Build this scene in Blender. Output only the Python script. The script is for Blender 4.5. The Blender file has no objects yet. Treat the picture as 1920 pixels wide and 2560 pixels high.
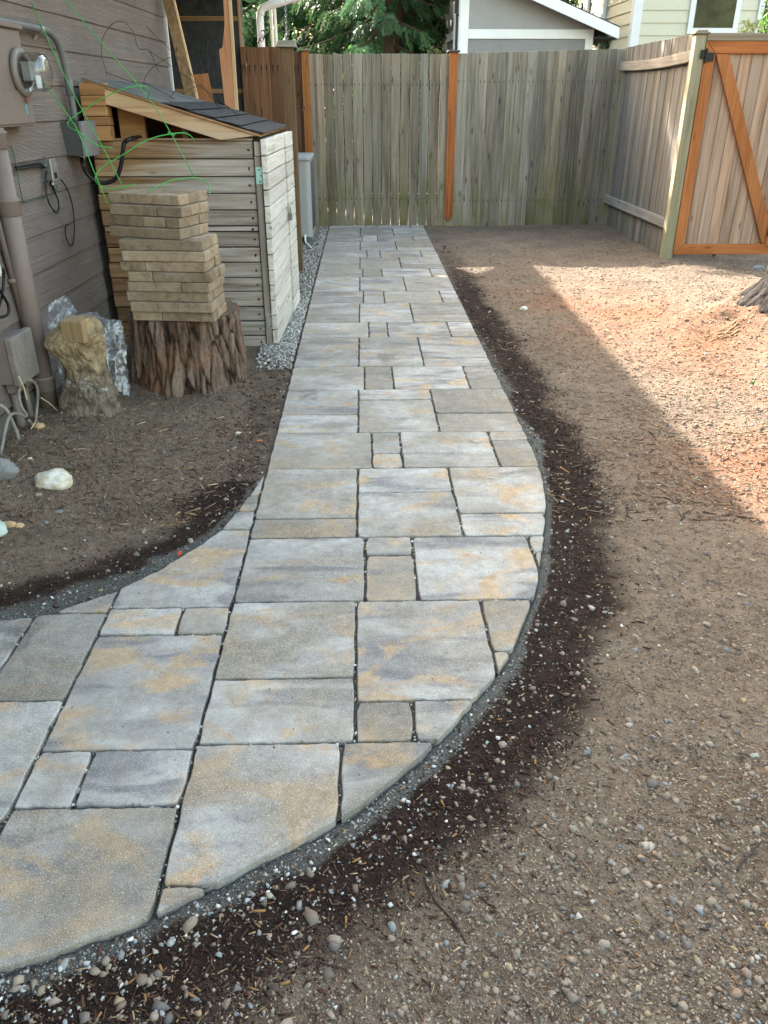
import bpy, bmesh, math, random
import numpy as np
from mathutils import Vector, Matrix, noise as mnoise

sc = bpy.context.scene
R = math.radians
rng = np.random.default_rng(7)
random.seed(7)

# ---------------------------------------------------------------- camera
FPX, CX, CY, YH, CAMH = 1990.0, 960.0, 1280.0, 250.0, 1.34
PITCH = math.atan((CY - YH) / FPX)
YAW = math.atan((960 - 904) * math.cos(PITCH) / FPX)
cd = bpy.data.cameras.new('camera')
cam = bpy.data.objects.new('camera', cd)
sc.collection.objects.link(cam)
cam.location = (0, 0, CAMH)
cam.rotation_euler = (math.pi / 2 - PITCH, 0, -YAW)
cd.sensor_fit = 'VERTICAL'
cd.sensor_height = 24.0
cd.lens = 24.0 * FPX / 2560.0
cd.clip_start = 0.02
cd.clip_end = 600
sc.camera = cam

# ---------------------------------------------------------------- sky, sun, exposure
SX, SY = 0.90, 1.49            # metres of shadow per metre of height
SUN_EL = math.atan(1 / math.hypot(SX, SY))
SUN_AZ = math.atan2(-SX, SY)
wd = bpy.data.worlds.new('World')
sc.world = wd
wd.use_nodes = True
wn = wd.node_tree
for nd in list(wn.nodes):
    wn.nodes.remove(nd)
sky = wn.nodes.new('ShaderNodeTexSky')
sky.sky_type = 'NISHITA'
sky.sun_disc = False
sky.sun_elevation = SUN_EL
sky.sun_rotation = SUN_AZ
sky.air_density = 1.95
sky.dust_density = 4.7
sky.ozone_density = 0.0
bg = wn.nodes.new('ShaderNodeBackground')
bg.inputs['Strength'].default_value = 0.15
wo = wn.nodes.new('ShaderNodeOutputWorld')
wn.links.new(sky.outputs[0], bg.inputs[0])
wn.links.new(bg.outputs[0], wo.inputs[0])
sl = bpy.data.lights.new('sun', 'SUN')
sl.energy = 4.4
sl.angle = R(0.6)
sl.color = (1.0, 0.93, 0.84)
so = bpy.data.objects.new('sun', sl)
sc.collection.objects.link(so)
so.location = (-6, 12, 14)
so.rotation_euler = Vector((SX, -SY, -1)).to_track_quat('-Z', 'Y').to_euler()
vs = sc.view_settings
vs.view_transform = 'Standard'
vs.look = 'None'
vs.gamma = 1.0
vs.use_curve_mapping = False
vs.exposure = 2.62

# ---------------------------------------------------------------- photo pixel -> place
_c, _s = math.cos(PITCH), math.sin(PITCH)
FW = np.array([math.sin(YAW) * _c, math.cos(YAW) * _c, -_s])
RT = np.array([math.cos(YAW), -math.sin(YAW), 0.0])
UP = np.cross(RT, FW)
C0 = np.array([0, 0, CAMH])
def ray(x, y):
    return FW + RT * (x - CX) / FPX - UP * (y - CY) / FPX
def G(x, y, z=0.0):
    d = ray(x, y)
    return C0 + d * ((z - CAMH) / d[2])
def onY(x, y, Y):
    d = ray(x, y)
    return C0 + d * (Y / d[1])
def onP(x, y, P, n):
    d = ray(x, y)
    return C0 + d * (np.dot(np.array(P) - C0, n) / np.dot(d, n))
# house wall: runs along HU, faces HN
HA = R(1.8)
HU = np.array([math.sin(HA), math.cos(HA), 0.0])
HN = np.array([math.cos(HA), -math.sin(HA), 0.0])
HP = np.array([-1.60, 3.64, 0.0])
def wall(s, z, off=0.0):
    q = HP + HU * s + HN * off
    return np.array([q[0], q[1], z])
def onW(x, y, off=0.0):
    q = onP(x, y, HP + HN * off, HN)
    return q

# ---------------------------------------------------------------- mesh helpers
COL = sc.collection
class MB:
    def __init__(s):
        s.v = []
        s.f = []
    def add(s, vs_, fs):
        k = len(s.v)
        s.v += [tuple(float(c) for c in p) for p in vs_]
        s.f += [tuple(i + k for i in f) for f in fs]
        return s
    def box(s, a, b):
        (x0, y0, z0), (x1, y1, z1) = a, b
        return s.hexa([(x0, y0, z0), (x1, y0, z0), (x1, y1, z0), (x0, y1, z0), (x0, y0, z1), (x1, y0, z1), (x1, y1, z1), (x0, y1, z1)])
    def hexa(s, p):
        return s.add(p, [(3, 2, 1, 0), (4, 5, 6, 7), (0, 1, 5, 4), (1, 2, 6, 5), (2, 3, 7, 6), (3, 0, 4, 7)])
    def obox(s, o, ux, uy, uz):
        o, ux, uy, uz = (np.array(q, float) for q in (o, ux, uy, uz))
        return s.hexa([o, o + ux, o + ux + uy, o + uy, o + uz, o + ux + uz, o + ux + uy + uz, o + uy + uz])
    def prism(s, base, ext):
        n = len(base)
        e = np.array(ext, float)
        b = [np.array(q, float) for q in base]
        return s.add(b + [q + e for q in b], [tuple(range(n))[::-1], tuple(range(n, 2 * n))] + [(i, (i + 1) % n, n + (i + 1) % n, n + i) for i in range(n)])
    def tube(s, pts, r, n=8, smooth=0):
        P = [Vector([float(c) for c in q]) for q in pts]
        if smooth:
            P = catmull(P, smooth)
        rs = r if hasattr(r, '__len__') else [r] * len(P)
        if len(rs) != len(P):
            rs = np.interp(np.linspace(0, 1, len(P)), np.linspace(0, 1, len(rs)), rs)
        k = len(s.v)
        up = None
        for i, q in enumerate(P):
            t = (P[min(i + 1, len(P) - 1)] - P[max(i - 1, 0)]).normalized()
            if up is None:
                up = t.orthogonal().normalized()
            up = (up - t * up.dot(t))
            up = up.normalized() if up.length > 1e-6 else t.orthogonal().normalized()
            w = t.cross(up)
            for j in range(n):
                a = 2 * math.pi * j / n
                s.v.append(tuple(q + (up * math.cos(a) + w * math.sin(a)) * rs[i]))
        m = len(P)
        for i in range(m - 1):
            for j in range(n):
                s.f.append((k + i * n + j, k + i * n + (j + 1) % n, k + (i + 1) * n + (j + 1) % n, k + (i + 1) * n + j))
        s.f.append(tuple(k + j for j in range(n))[::-1])
        s.f.append(tuple(k + (m - 1) * n + j for j in range(n)))
        return s
    def lathe(s, prof, o, ax=(0, 0, 1), n=24):
        o = Vector([float(c) for c in o])
        ax = Vector(ax).normalized()
        u = ax.orthogonal().normalized()
        w = ax.cross(u)
        k = len(s.v)
        for r, z in prof:
            for j in range(n):
                a = 2 * math.pi * j / n
                s.v.append(tuple(o + ax * z + (u * math.cos(a) + w * math.sin(a)) * r))
        for i in range(len(prof) - 1):
            for j in range(n):
                s.f.append((k + i * n + j, k + i * n + (j + 1) % n, k + (i + 1) * n + (j + 1) % n, k + (i + 1) * n + j))
        s.f.append(tuple(k + j for j in range(n))[::-1])
        s.f.append(tuple(k + (len(prof) - 1) * n + j for j in range(n)))
        return s
    def build(s, name, mat, parent=None, smooth=False, bevel=0, seg=1, kind=None, label=None):
        me = bpy.data.meshes.new(name)
        me.from_pydata(s.v, [], s.f)
        me.update()
        return link(name, me, mat, parent, smooth, bevel, seg, kind, label)
def catmull(P, k):
    out = []
    for i in range(len(P) - 1):
        p0, p1, p2, p3 = P[max(i - 1, 0)], P[i], P[i + 1], P[min(i + 2, len(P) - 1)]
        for j in range(k):
            t = j / k
            out.append(0.5 * ((2 * p1) + (p2 - p0) * t + (2 * p0 - 5 * p1 + 4 * p2 - p3) * t * t + (3 * p1 - p0 - 3 * p2 + p3) * t ** 3))
    out.append(P[-1])
    return out
def link(name, me, mat, parent=None, smooth=False, bevel=0, seg=1, kind=None, label=None):
    o = bpy.data.objects.new(name, me)
    COL.objects.link(o)
    if mat:
        me.materials.append(mat)
    if smooth:
        me.polygons.foreach_set('use_smooth', [True] * len(me.polygons))
    if bevel:
        b = o.modifiers.new('bevel', 'BEVEL')
        b.width = bevel
        b.segments = seg
        b.limit_method = 'ANGLE'
        b.angle_limit = R(40)
    if parent:
        o.parent = parent
        if parent.type == 'EMPTY':
            o.matrix_parent_inverse = Matrix.Translation(parent.location).inverted()
    if kind:
        o['kind'] = kind
    if label:
        o['label'] = label
    return o
def tag(o, label, cat, group=None):
    o['label'] = label
    o['category'] = cat
    if group:
        o['group'] = group
    return o
def thing(name, loc, label, cat, group=None):
    o = bpy.data.objects.new(name, None)
    COL.objects.link(o)
    o.location = [float(c) for c in loc]
    o.empty_display_size = 0.1
    return tag(o, label, cat, group)
def npmesh(name, V, F, cols=None):
    me = bpy.data.meshes.new(name)
    nv, nf, k = len(V), len(F), F.shape[1]
    me.vertices.add(nv)
    me.vertices.foreach_set('co', np.ascontiguousarray(V, np.float32).ravel())
    me.loops.add(nf * k)
    me.loops.foreach_set('vertex_index', np.ascontiguousarray(F, np.int32).ravel())
    me.polygons.add(nf)
    me.polygons.foreach_set('loop_start', np.arange(0, nf * k, k, dtype=np.int32))
    me.polygons.foreach_set('loop_total', np.full(nf, k, np.int32))
    me.update(calc_edges=True)
    if cols is not None:
        at = me.color_attributes.new('Col', 'FLOAT_COLOR', 'POINT')
        at.data.foreach_set('color', np.c_[cols, np.ones(nv)].astype(np.float32).ravel())
    return me
def vnoise(x, y, seed=0):
    xi, yi = np.floor(x).astype(np.int64), np.floor(y).astype(np.int64)
    fx, fy = x - xi, y - yi
    fx, fy = fx * fx * (3 - 2 * fx), fy * fy * (3 - 2 * fy)
    def hsh(a, b):
        n = (a * 374761393 + b * 668265263 + seed * 974634777) & 0x7fffffff
        n = ((n ^ (n >> 13)) * 1274126177) & 0x7fffffff
        return ((n ^ (n >> 16)) & 0xffff) / 65535.0
    return (hsh(xi, yi) * (1 - fx) + hsh(xi + 1, yi) * fx) * (1 - fy) + (hsh(xi, yi + 1) * (1 - fx) + hsh(xi + 1, yi + 1) * fx) * fy
def fbm(x, y, f, o=4, seed=0):
    t = 0
    a = 0.5
    for i in range(o):
        t = t + a * (vnoise(x * f, y * f, seed + i) - 0.5)
        f *= 2.03
        a *= 0.5
    return t

# ---------------------------------------------------------------- material helpers
class NT:
    def __init__(s, name):
        s.m = bpy.data.materials.new(name)
        s.m.use_nodes = True
        s.t = s.m.node_tree
        s.b = s.t.nodes['Principled BSDF']
        s.out = s.t.nodes['Material Output']
        s.b.inputs['Roughness'].default_value = 0.85
        s.b.inputs['Specular IOR Level'].default_value = 0.25
    def n(s, ty, props=None, **ins):
        nd = s.t.nodes.new('ShaderNode' + ty)
        for k, v in (props or {}).items():
            setattr(nd, k, v)
        for k, v in ins.items():
            k = k.replace('_', ' ')
            sock = nd.inputs[int(k[1:])] if k[0] == 'i' and k[1:].isdigit() else nd.inputs[k]
            s.put(sock, v)
        return nd
    def put(s, sock, v):
        if hasattr(v, 'bl_idname') and hasattr(v, 'outputs'):
            v = v.outputs[0]
        if isinstance(v, bpy.types.NodeSocket):
            s.t.links.new(v, sock)
        else:
            if isinstance(v, tuple) and len(v) == 3 and sock.type == 'RGBA':
                v = (*v, 1)
            sock.default_value = v
    def math(s, op, a, b=0.0, clamp=False):
        return s.n('Math', {'operation': op, 'use_clamp': clamp}, i0=a, i1=b)
    def mix(s, f, a, b, mode='MIX'):
        nd = s.t.nodes.new('ShaderNodeMix')
        nd.data_type = 'RGBA'
        nd.blend_type = mode
        s.put(nd.inputs[0], f)
        s.put(nd.inputs[6], a)
        s.put(nd.inputs[7], b)
        return nd.outputs[2]
    def ramp(s, f, stops):
        nd = s.t.nodes.new('ShaderNodeValToRGB')
        s.put(nd.inputs[0], f)
        e = nd.color_ramp.elements
        while len(e) < len(stops):
            e.new(0.5)
        for q, (p, c) in zip(e, stops):
            q.position = p
            q.color = (c, c, c, 1) if isinstance(c, (int, float)) else (*c, 1)
        return nd.outputs[0]
    def rmap(s, v, a, b, c=0.0, d=1.0):
        return s.n('MapRange', None, i0=v, i1=a, i2=b, i3=c, i4=d).outputs[0]
    def obj(s):
        return s.n('TexCoord').outputs['Object']
    def rand(s):
        return s.n('ObjectInfo').outputs['Random']
    def shift(s, vec, k=31.0):
        r = s.rand()
        c = s.n('CombineXYZ', None, X=s.math('MULTIPLY', r, k), Y=s.math('MULTIPLY', r, k * 2.3), Z=s.math('MULTIPLY', r, k * 3.7))
        return s.n('VectorMath', {'operation': 'ADD'}, i0=vec, i1=c).outputs[0]
    def scale(s, vec, sc_):
        return s.n('Mapping', None, Vector=vec, Scale=sc_).outputs[0]
    def noise(s, vec, f, d=4.0, r=0.55, dist=0.0):
        return s.n('TexNoise', None, Vector=vec, Scale=f, Detail=d, Roughness=r, Distortion=dist).outputs[0]
    def bump(s, hgt, st=0.3, dist=0.01, nrm=None):
        nd = s.n('Bump', None, Height=hgt, Strength=st, Distance=dist)
        if nrm is not None:
            s.put(nd.inputs['Normal'], nrm)
        return nd.outputs[0]
    def done(s, col=None, nrm=None, **kw):
        if col is not None:
            s.put(s.b.inputs['Base Color'], col)
        if nrm is not None:
            s.put(s.b.inputs['Normal'], nrm)
        for k, v in kw.items():
            s.put(s.b.inputs[k.replace('_', ' ')], v)
        return s.m

def wood(name, c0, c1, c2, axis, knots=0.5, algae=0.0, var=(0.8, 1.15), fine=45.0, rough=0.85, wear=None, hue=0.35):
    t = NT(name)
    o = t.obj()
    v = t.shift(o)
    sc3 = [fine, fine, fine]
    sc3['XYZ'.index(axis)] = fine * 0.035
    g = t.noise(t.scale(v, tuple(sc3)), 1.0, 5, 0.62, 0.6)
    lo = [7.0, 7.0, 7.0]
    lo['XYZ'.index(axis)] = 0.7
    b = t.noise(t.scale(v, tuple(lo)), 1.0, 3, 0.5, 0.8)
    f = t.math('ADD', t.math('MULTIPLY', g, 0.6), t.math('MULTIPLY', b, 0.45))
    col = t.ramp(f, [(0.34, c0), (0.52, c1), (0.68, c2)])
    if knots:
        kn = [11.0, 11.0, 11.0]
        kn['XYZ'.index(axis)] = 3.2
        vo = t.n('TexVoronoi', None, Vector=t.scale(v, tuple(kn)), Scale=1.0)
        k = t.rmap(vo.outputs['Distance'], 0.05, 0.17, knots, 0.0)
        col = t.mix(k, col, tuple(q * 0.22 for q in c0))
    if wear:
        w = t.rmap(t.noise(t.scale(v, tuple(lo)), 0.6, 4), 0.45, 0.7, 0, 0.8)
        col = t.mix(w, col, wear)
    if algae:
        z = t.n('SeparateXYZ', None, Vector=o).outputs['Z']
        a = t.math('MULTIPLY', t.rmap(z, 0.9, 0.0, 0.1, 1.0), t.rmap(t.noise(t.shift(o, 9), 2.2, 4), 0.42, 0.72, 0, algae), True)
        col = t.mix(a, col, (0.13, 0.15, 0.035))
    r3 = t.math('FRACT', t.math('MULTIPLY', t.rand(), 13.73))
    r4 = t.math('FRACT', t.math('MULTIPLY', t.rand(), 29.17))
    col = t.mix(t.math('MULTIPLY', r3, hue), col, t.mix(1.0, col, (1.12, 0.86, 0.62), 'MULTIPLY'))
    col = t.mix(t.math('MULTIPLY', r4, hue), col, t.mix(1.0, col, (0.9, 0.97, 1.05), 'MULTIPLY'))
    br = t.rmap(t.rand(), 0, 1, var[0], var[1])
    col = t.mix(1.0, col, t.n('CombineColor', None, Red=br, Green=br, Blue=br), 'MULTIPLY')
    return t.done(col, t.bump(f, 0.5, 0.004), Roughness=rough)

def plain(name, col, rough=0.6, metal=0.0, var=0.15, f=25.0, bump=0.0, spec=0.3):
    t = NT(name)
    o = t.obj()
    n = t.noise(o, f, 5, 0.6)
    n2 = t.noise(o, f * 0.17, 3)
    k = t.rmap(t.math('ADD', t.math('MULTIPLY', n, 0.5), t.math('MULTIPLY', n2, 0.5)), 0.3, 0.7, 1 - var, 1 + var)
    c = t.mix(1.0, col, t.n('CombineColor', None, Red=k, Green=k, Blue=k), 'MULTIPLY')
    return t.done(c, t.bump(n, bump, 0.003) if bump else None, Roughness=rough, Metallic=metal, Specular_IOR_Level=spec)
def colmat(name, rough=0.8, bumpf=0, trans=0.0, spec=0.25):
    t = NT(name)
    a = t.n('Attribute', {'attribute_name': 'Col'}).outputs['Color']
    n = None
    if bumpf:
        n = t.bump(t.noise(t.obj(), bumpf, 4), 0.4, 0.003)
    m = t.done(a, n, Roughness=rough, Specular_IOR_Level=spec)
    if trans:
        tr = t.n('BsdfTranslucent', None, Color=a)
        mx = t.n('MixShader', None, i0=trans, i1=t.b, i2=tr)
        t.t.links.new(mx.outputs[0], t.out.inputs[0])
    return m
# ---------------------------------------------------------------- path layout (metres, from the pavers' own grid)
GB = np.array([(-1.7, 0.76), (-1.2, 0.79), (-0.85, 0.835), (-0.647, 0.885), (-0.571, 0.905), (-0.516, 0.931), (-0.437, 0.962), (-0.386, 0.990), (-0.296, 1.042), (-0.232, 1.087), (-0.15, 1.134), (-0.059, 1.193), (0.007, 1.254), (0.077, 1.325), (0.148, 1.402), (0.178, 1.433), (0.262, 1.555), (0.337, 1.659), (0.394, 1.757), (0.489, 1.981), (0.523, 2.065), (0.557, 2.19), (0.617, 2.408), (0.644, 2.522), (0.669, 2.629), (0.70, 2.849), (0.716, 3.0), (0.722, 3.3)])
GL = np.array([(-1.7, 1.93), (-1.067, 1.936), (-0.979, 1.948), (-0.935, 1.963), (-0.859, 2.018), (-0.77, 2.081), (-0.735, 2.123), (-0.672, 2.192), (-0.619, 2.275), (-0.558, 2.369), (-0.504, 2.482), (-0.476, 2.598), (-0.448, 2.722), (-0.412, 2.92)])
XL, XR, YEND = -0.405, 0.722, 10.10
OUT = np.array([(-1.7, 0.76)] + [tuple(q) for q in GB[1:]] + [(XR, YEND), (XL, YEND)] + [tuple(q) for q in GL[::-1]])
def seg_dist(px, py, poly, closed=True):
    d = np.full(px.shape, 1e9)
    n = len(poly)
    for i in range(n if closed else n - 1):
        a, b = poly[i], poly[(i + 1) % n]
        e = b - a
        t = np.clip(((px - a[0]) * e[0] + (py - a[1]) * e[1]) / (e @ e), 0, 1)
        d = np.minimum(d, np.hypot(px - a[0] - t * e[0], py - a[1] - t * e[1]))
    return d
def inside(px, py, poly):
    r = np.zeros(px.shape, bool)
    n = len(poly)
    for i in range(n):
        (x0, y0), (x1, y1) = poly[i], poly[(i + 1) % n]
        if y0 != y1:
            r ^= ((y0 > py) != (y1 > py)) & (px < (x1 - x0) * (py - y0) / (y1 - y0) + x0)
    return r
TREE = np.array([3.03, 5.02])
def gz(x, y, d=None, ins=None):
    x, y = np.asarray(x, float), np.asarray(y, float)
    if d is None:
        d, ins = seg_dist(x, y, OUT), inside(x, y, OUT)
    ns = fbm(x, y, 1.3, 4, 3) * 0.055 + fbm(x, y, 9.0, 3, 11) * 0.016
    z = -0.012 + ns * np.clip(d / 0.5, 0.25, 1)
    z = z - 0.002 * np.exp(-(d / 0.10) ** 2)
    r = np.hypot(x - TREE[0], (y - TREE[1]) * 1.0)
    z = z + 0.36 * np.exp(-(r / 0.86) ** 2.0) * (1 + 1.2 * fbm(x, y, 3.0, 3, 5))
    z = z + 0.035 * np.clip((-1.05 - x) / 0.4, 0, 1)
    far = np.clip((np.maximum(np.abs(x) - 5, np.maximum(y - 12, -2 - y))) / 6, 0, 1)
    z = z * (1 - far) - 0.02 * far
    return np.where(ins & (d > 0.035), -0.07, np.where(ins, np.minimum(z, -0.02) - 0.006, z))

# ---------------------------------------------------------------- ground
def axis_pts(fine0, fine1, step, lo, hi):
    mid = np.arange(fine0, fine1, step)
    a = fine0 - np.geomspace(0.1, fine0 - lo, 26)[::-1]
    b = mid[-1] + np.geomspace(0.1, hi - mid[-1], 26)
    return np.concatenate([a, mid, b])
gx = axis_pts(-1.75, 4.3, 0.021, -250, 250)
gy = axis_pts(0.3, 10.6, 0.021, -250, 300)
GXX, GYY = np.meshgrid(gx, gy)
D = seg_dist(GXX, GYY, OUT)
INS = inside(GXX, GYY, OUT)
GZ = gz(GXX, GYY, D, INS)
def gmasks(x, y, d):
    wob = fbm(x, y, 4.0, 4, 21)
    near = np.clip((4.6 - y) / 1.5, 0, 1)
    sandw = 0.022 + 0.16 * np.clip(wob + 0.06, 0, 1)
    # wide sand flank on the inner bend
    sandw = sandw + 0.07 * np.exp(-((x + 0.85) / 0.35) ** 2 - ((y - 2.15) / 0.3) ** 2)
    sand = np.clip(1.4 - d / sandw, 0, 1) * (0.35 + 0.65 * near)
    sand = np.where((x < -0.3) & (y > 2.9), sand * 0.35, sand)
    dw = np.where(x > 0, 0.27, 0.25) + 0.15 * wob
    dark = np.clip((dw - d) / 0.16 + 0.25, 0, 1) * (0.25 + 0.75 * np.clip((8.6 - y) / 2.6, 0, 1)) * (1 - 0.75 * sand)
    dark = np.where((x < -0.3) & (y > 2.9), dark * 0.45, dark)
    rx, ry = x - 1.95, y - 5.2
    red = np.exp(-((rx * 0.9 + ry * 0.25) / 0.5) ** 2 - (ry / 1.5) ** 2) * np.clip(0.7 + 2.4 * fbm(x, y, 2.2, 3, 31), 0, 1)
    red = np.maximum(red, np.exp(-((x - 1.75) / 0.5) ** 2 - ((y - 2.9) / 0.5) ** 2) * np.clip(0.7 + 2 * wob, 0, 1))
    return sand, dark, red
SM, DM, RM = gmasks(GXX, GYY, D)
nx, ny = len(gx), len(gy)
ii = np.arange(nx * ny).reshape(ny, nx)
GF = np.c_[ii[:-1, :-1].ravel(), ii[:-1, 1:].ravel(), ii[1:, 1:].ravel(), ii[1:, :-1].ravel()]
gme = npmesh('ground', np.c_[GXX.ravel(), GYY.ravel(), GZ.ravel()], GF, np.c_[SM.ravel(), DM.ravel(), RM.ravel()])
t = NT('dirt')
o = t.obj()
at = t.n('Attribute', {'attribute_name': 'Col'}).outputs['Color']
sp = t.n('SeparateColor', None, Color=at)
n1 = t.noise(o, 3.1, 6, 0.6)
n2 = t.noise(o, 34, 6, 0.7)
n3 = t.noise(o, 190, 4, 0.7)
fibre = t.noise(t.scale(t.n('VectorRotate', {'rotation_type': 'Z_AXIS'}, Vector=t.n('VectorMath', {'operation': 'ADD'}, i0=o, i1=t.n('VectorMath', {'operation': 'SCALE'}, i0=t.n('TexNoise', None, Vector=o, Scale=9.0).outputs['Color'], Scale=0.12).outputs[0]).outputs[0], Angle=0.6).outputs[0], (46, 310, 90)), 1.0, 3, 0.6)
base = t.ramp(t.math('ADD', t.math('MULTIPLY', n1, 0.35), t.math('MULTIPLY', n2, 0.65)), [(0.36, (0.09, 0.066, 0.048)), (0.5, (0.20, 0.150, 0.110)), (0.66, (0.31, 0.242, 0.178))])
base = t.mix(t.rmap(fibre, 0.56, 0.7, 0, 0.55), base, (0.33, 0.235, 0.15))
base = t.mix(t.rmap(n3, 0.57, 0.66, 0, 0.7), base, (0.36, 0.32, 0.265))
base = t.mix(t.rmap(n3, 0.43, 0.33, 0, 0.7), base, (0.05, 0.037, 0.03))
red = t.mix(t.rmap(n2, 0.35, 0.65), (0.20, 0.075, 0.036), (0.34, 0.16, 0.085))
base = t.mix(t.math('MULTIPLY', sp.outputs[2], 0.75), base, red)
dk = t.mix(t.rmap(n2, 0.4, 0.7), (0.017, 0.011, 0.009), (0.062, 0.038, 0.029))
dk = t.mix(t.rmap(fibre, 0.60, 0.72, 0, 0.4), dk, (0.13, 0.066, 0.034))
dk = t.mix(t.rmap(n3, 0.66, 0.74, 0, 0.6), dk, (0.27, 0.25, 0.23))
nmid = t.noise(o, 17, 6, 0.72)
base = t.mix(t.rmap(t.math('ADD', sp.outputs[1], t.math('ADD', t.math('MULTIPLY', t.math('SUBTRACT', nmid, 0.5), 1.7), t.math('MULTIPLY', t.math('SUBTRACT', n3, 0.5), 1.2))), 0.22, 0.78), base, dk)
sd = t.mix(t.rmap(n3, 0.35, 0.65), (0.065, 0.066, 0.060), (0.165, 0.165, 0.15))
sd = t.mix(t.rmap(t.noise(o, 420, 2, 0.7), 0.62, 0.7, 0, 0.8), sd, (0.42, 0.42, 0.40))
base = t.mix(t.rmap(t.math('ADD', sp.outputs[0], t.math('MULTIPLY', t.math('SUBTRACT', n2, 0.5), 0.9)), 0.25, 0.55), base, sd)
hh = t.math('ADD', t.math('ADD', t.math('MULTIPLY', n2, 1.0), t.math('MULTIPLY', n3, 0.35)), t.math('MULTIPLY', fibre, 0.3))
M_dirt = t.done(base, t.bump(hh, 1.0, 0.026), Roughness=0.95, Specular_IOR_Level=0.15)
ground = link('ground', gme, M_dirt, smooth=True, kind='structure')

# ---------------------------------------------------------------- pavers
t = NT('joint_sand')
o = t.obj()
n = t.noise(o, 260, 4, 0.7)
c = t.ramp(n, [(0.3, (0.022, 0.021, 0.019)), (0.55, (0.072, 0.07, 0.064)), (0.72, (0.2, 0.195, 0.18))])
M_sand = t.done(c, t.bump(n, 0.8, 0.006), Roughness=0.95)
def paver_mat():
    t = NT('paver_concrete')
    o = t.obj()
    v = t.shift(o, 17.0)
    big = t.noise(t.scale(v, (3.0, 5.4, 1)), 1.0, 4.0, 0.55, 1.4)
    big2 = t.noise(t.scale(t.n('VectorMath', {'operation': 'ADD'}, i0=v, i1=(7.3, 3.1, 0.0)).outputs[0], (2.2, 7.0, 1)), 1.0, 3.0, 0.5, 1.2)
    big3 = t.noise(t.scale(t.n('VectorMath', {'operation': 'ADD'}, i0=v, i1=(1.3, 9.1, 4.0)).outputs[0], (3.0, 5.0, 1)), 1.0, 4.0, 0.55, 0.6)
    n2 = t.noise(v, 60, 5, 0.7)
    n3 = t.noise(v, 330, 3, 0.7)
    nm = t.noise(v, 27, 9, 0.78)
    fade = t.math('ADD', t.math('ADD', t.math('MULTIPLY', t.math('SUBTRACT', n2, 0.5), 0.22), t.math('MULTIPLY', t.math('SUBTRACT', n3, 0.5), 0.22)), t.math('MULTIPLY', t.math('SUBTRACT', nm, 0.5), 0.20))
    col = t.mix(t.rmap(big3, 0.35, 0.65), (0.305, 0.287, 0.258), (0.45, 0.436, 0.41))
    col = t.mix(t.rmap(t.math('ADD', big2, fade), 0.525, 0.64, 0, 0.82), col, (0.175, 0.170, 0.178))
    col = t.mix(t.rmap(t.math('ADD', big, fade), 0.525, 0.65, 0, 0.85), col, (0.47, 0.32, 0.175))
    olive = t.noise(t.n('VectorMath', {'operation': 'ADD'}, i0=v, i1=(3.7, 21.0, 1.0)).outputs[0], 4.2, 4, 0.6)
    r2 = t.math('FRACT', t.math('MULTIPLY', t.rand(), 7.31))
    col = t.mix(t.rmap(t.math('ADD', t.math('ADD', olive, fade), t.math('ADD', t.math('MULTIPLY', t.math('SUBTRACT', r2, 0.5), 0.30), t.rmap(t.n('SeparateXYZ', None, Vector=o).outputs[1], 2.6, 5.5, 0.0, 0.075))), 0.47, 0.68, 0, 0.75), col, (0.24, 0.208, 0.162))  # olive weathering; its rise along Y is reflected wood tone put into the colour
    # damp sand film left on a few slabs (patches with their own outline)
    damp = t.noise(o, 1.75, 5, 0.6, 0.5)
    col = t.mix(t.rmap(t.math('ADD', damp, t.math('MULTIPLY', fade, 0.4)), 0.635, 0.67, 0, 0.6), col, (0.125, 0.118, 0.098))
    # aggregate: pale and dark grains, pits
    col = t.mix(t.rmap(n3, 0.55, 0.64, 0, 0.65), col, (0.62, 0.59, 0.54))
    col = t.mix(t.rmap(n3, 0.44, 0.34, 0, 0.65), col, (0.13, 0.12, 0.105))
    col = t.mix(t.rmap(n2, 0.40, 0.27, 0, 0.5), col, (0.16, 0.148, 0.13))
    mk = t.rmap(nm, 0.30, 0.70, 0.70, 1.22)
    col = t.mix(1.0, col, t.n('CombineColor', None, Red=mk, Green=mk, Blue=mk), 'MULTIPLY')
    br = t.rmap(t.rand(), 0, 1, 0.82, 1.07)
    col = t.mix(1.0, col, t.n('CombineColor', None, Red=br, Green=br, Blue=br), 'MULTIPLY')
    slate = t.noise(t.scale(v, (7, 16, 8)), 1.0, 7, 0.62, 1.4)
    h1 = t.bump(slate, 0.45, 0.006)
    h2 = t.bump(t.math('ADD', n3, t.math('ADD', t.math('MULTIPLY', n2, 0.6), nm)), 0.7, 0.003, h1)
    return t.done(col, h2, Roughness=t.rmap(n2, 0.3, 0.7, 0.78, 0.95), Specular_IOR_Level=0.12)
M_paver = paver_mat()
path = MB()
po = [(x, y, -0.016) for x, y in OUT]
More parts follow.
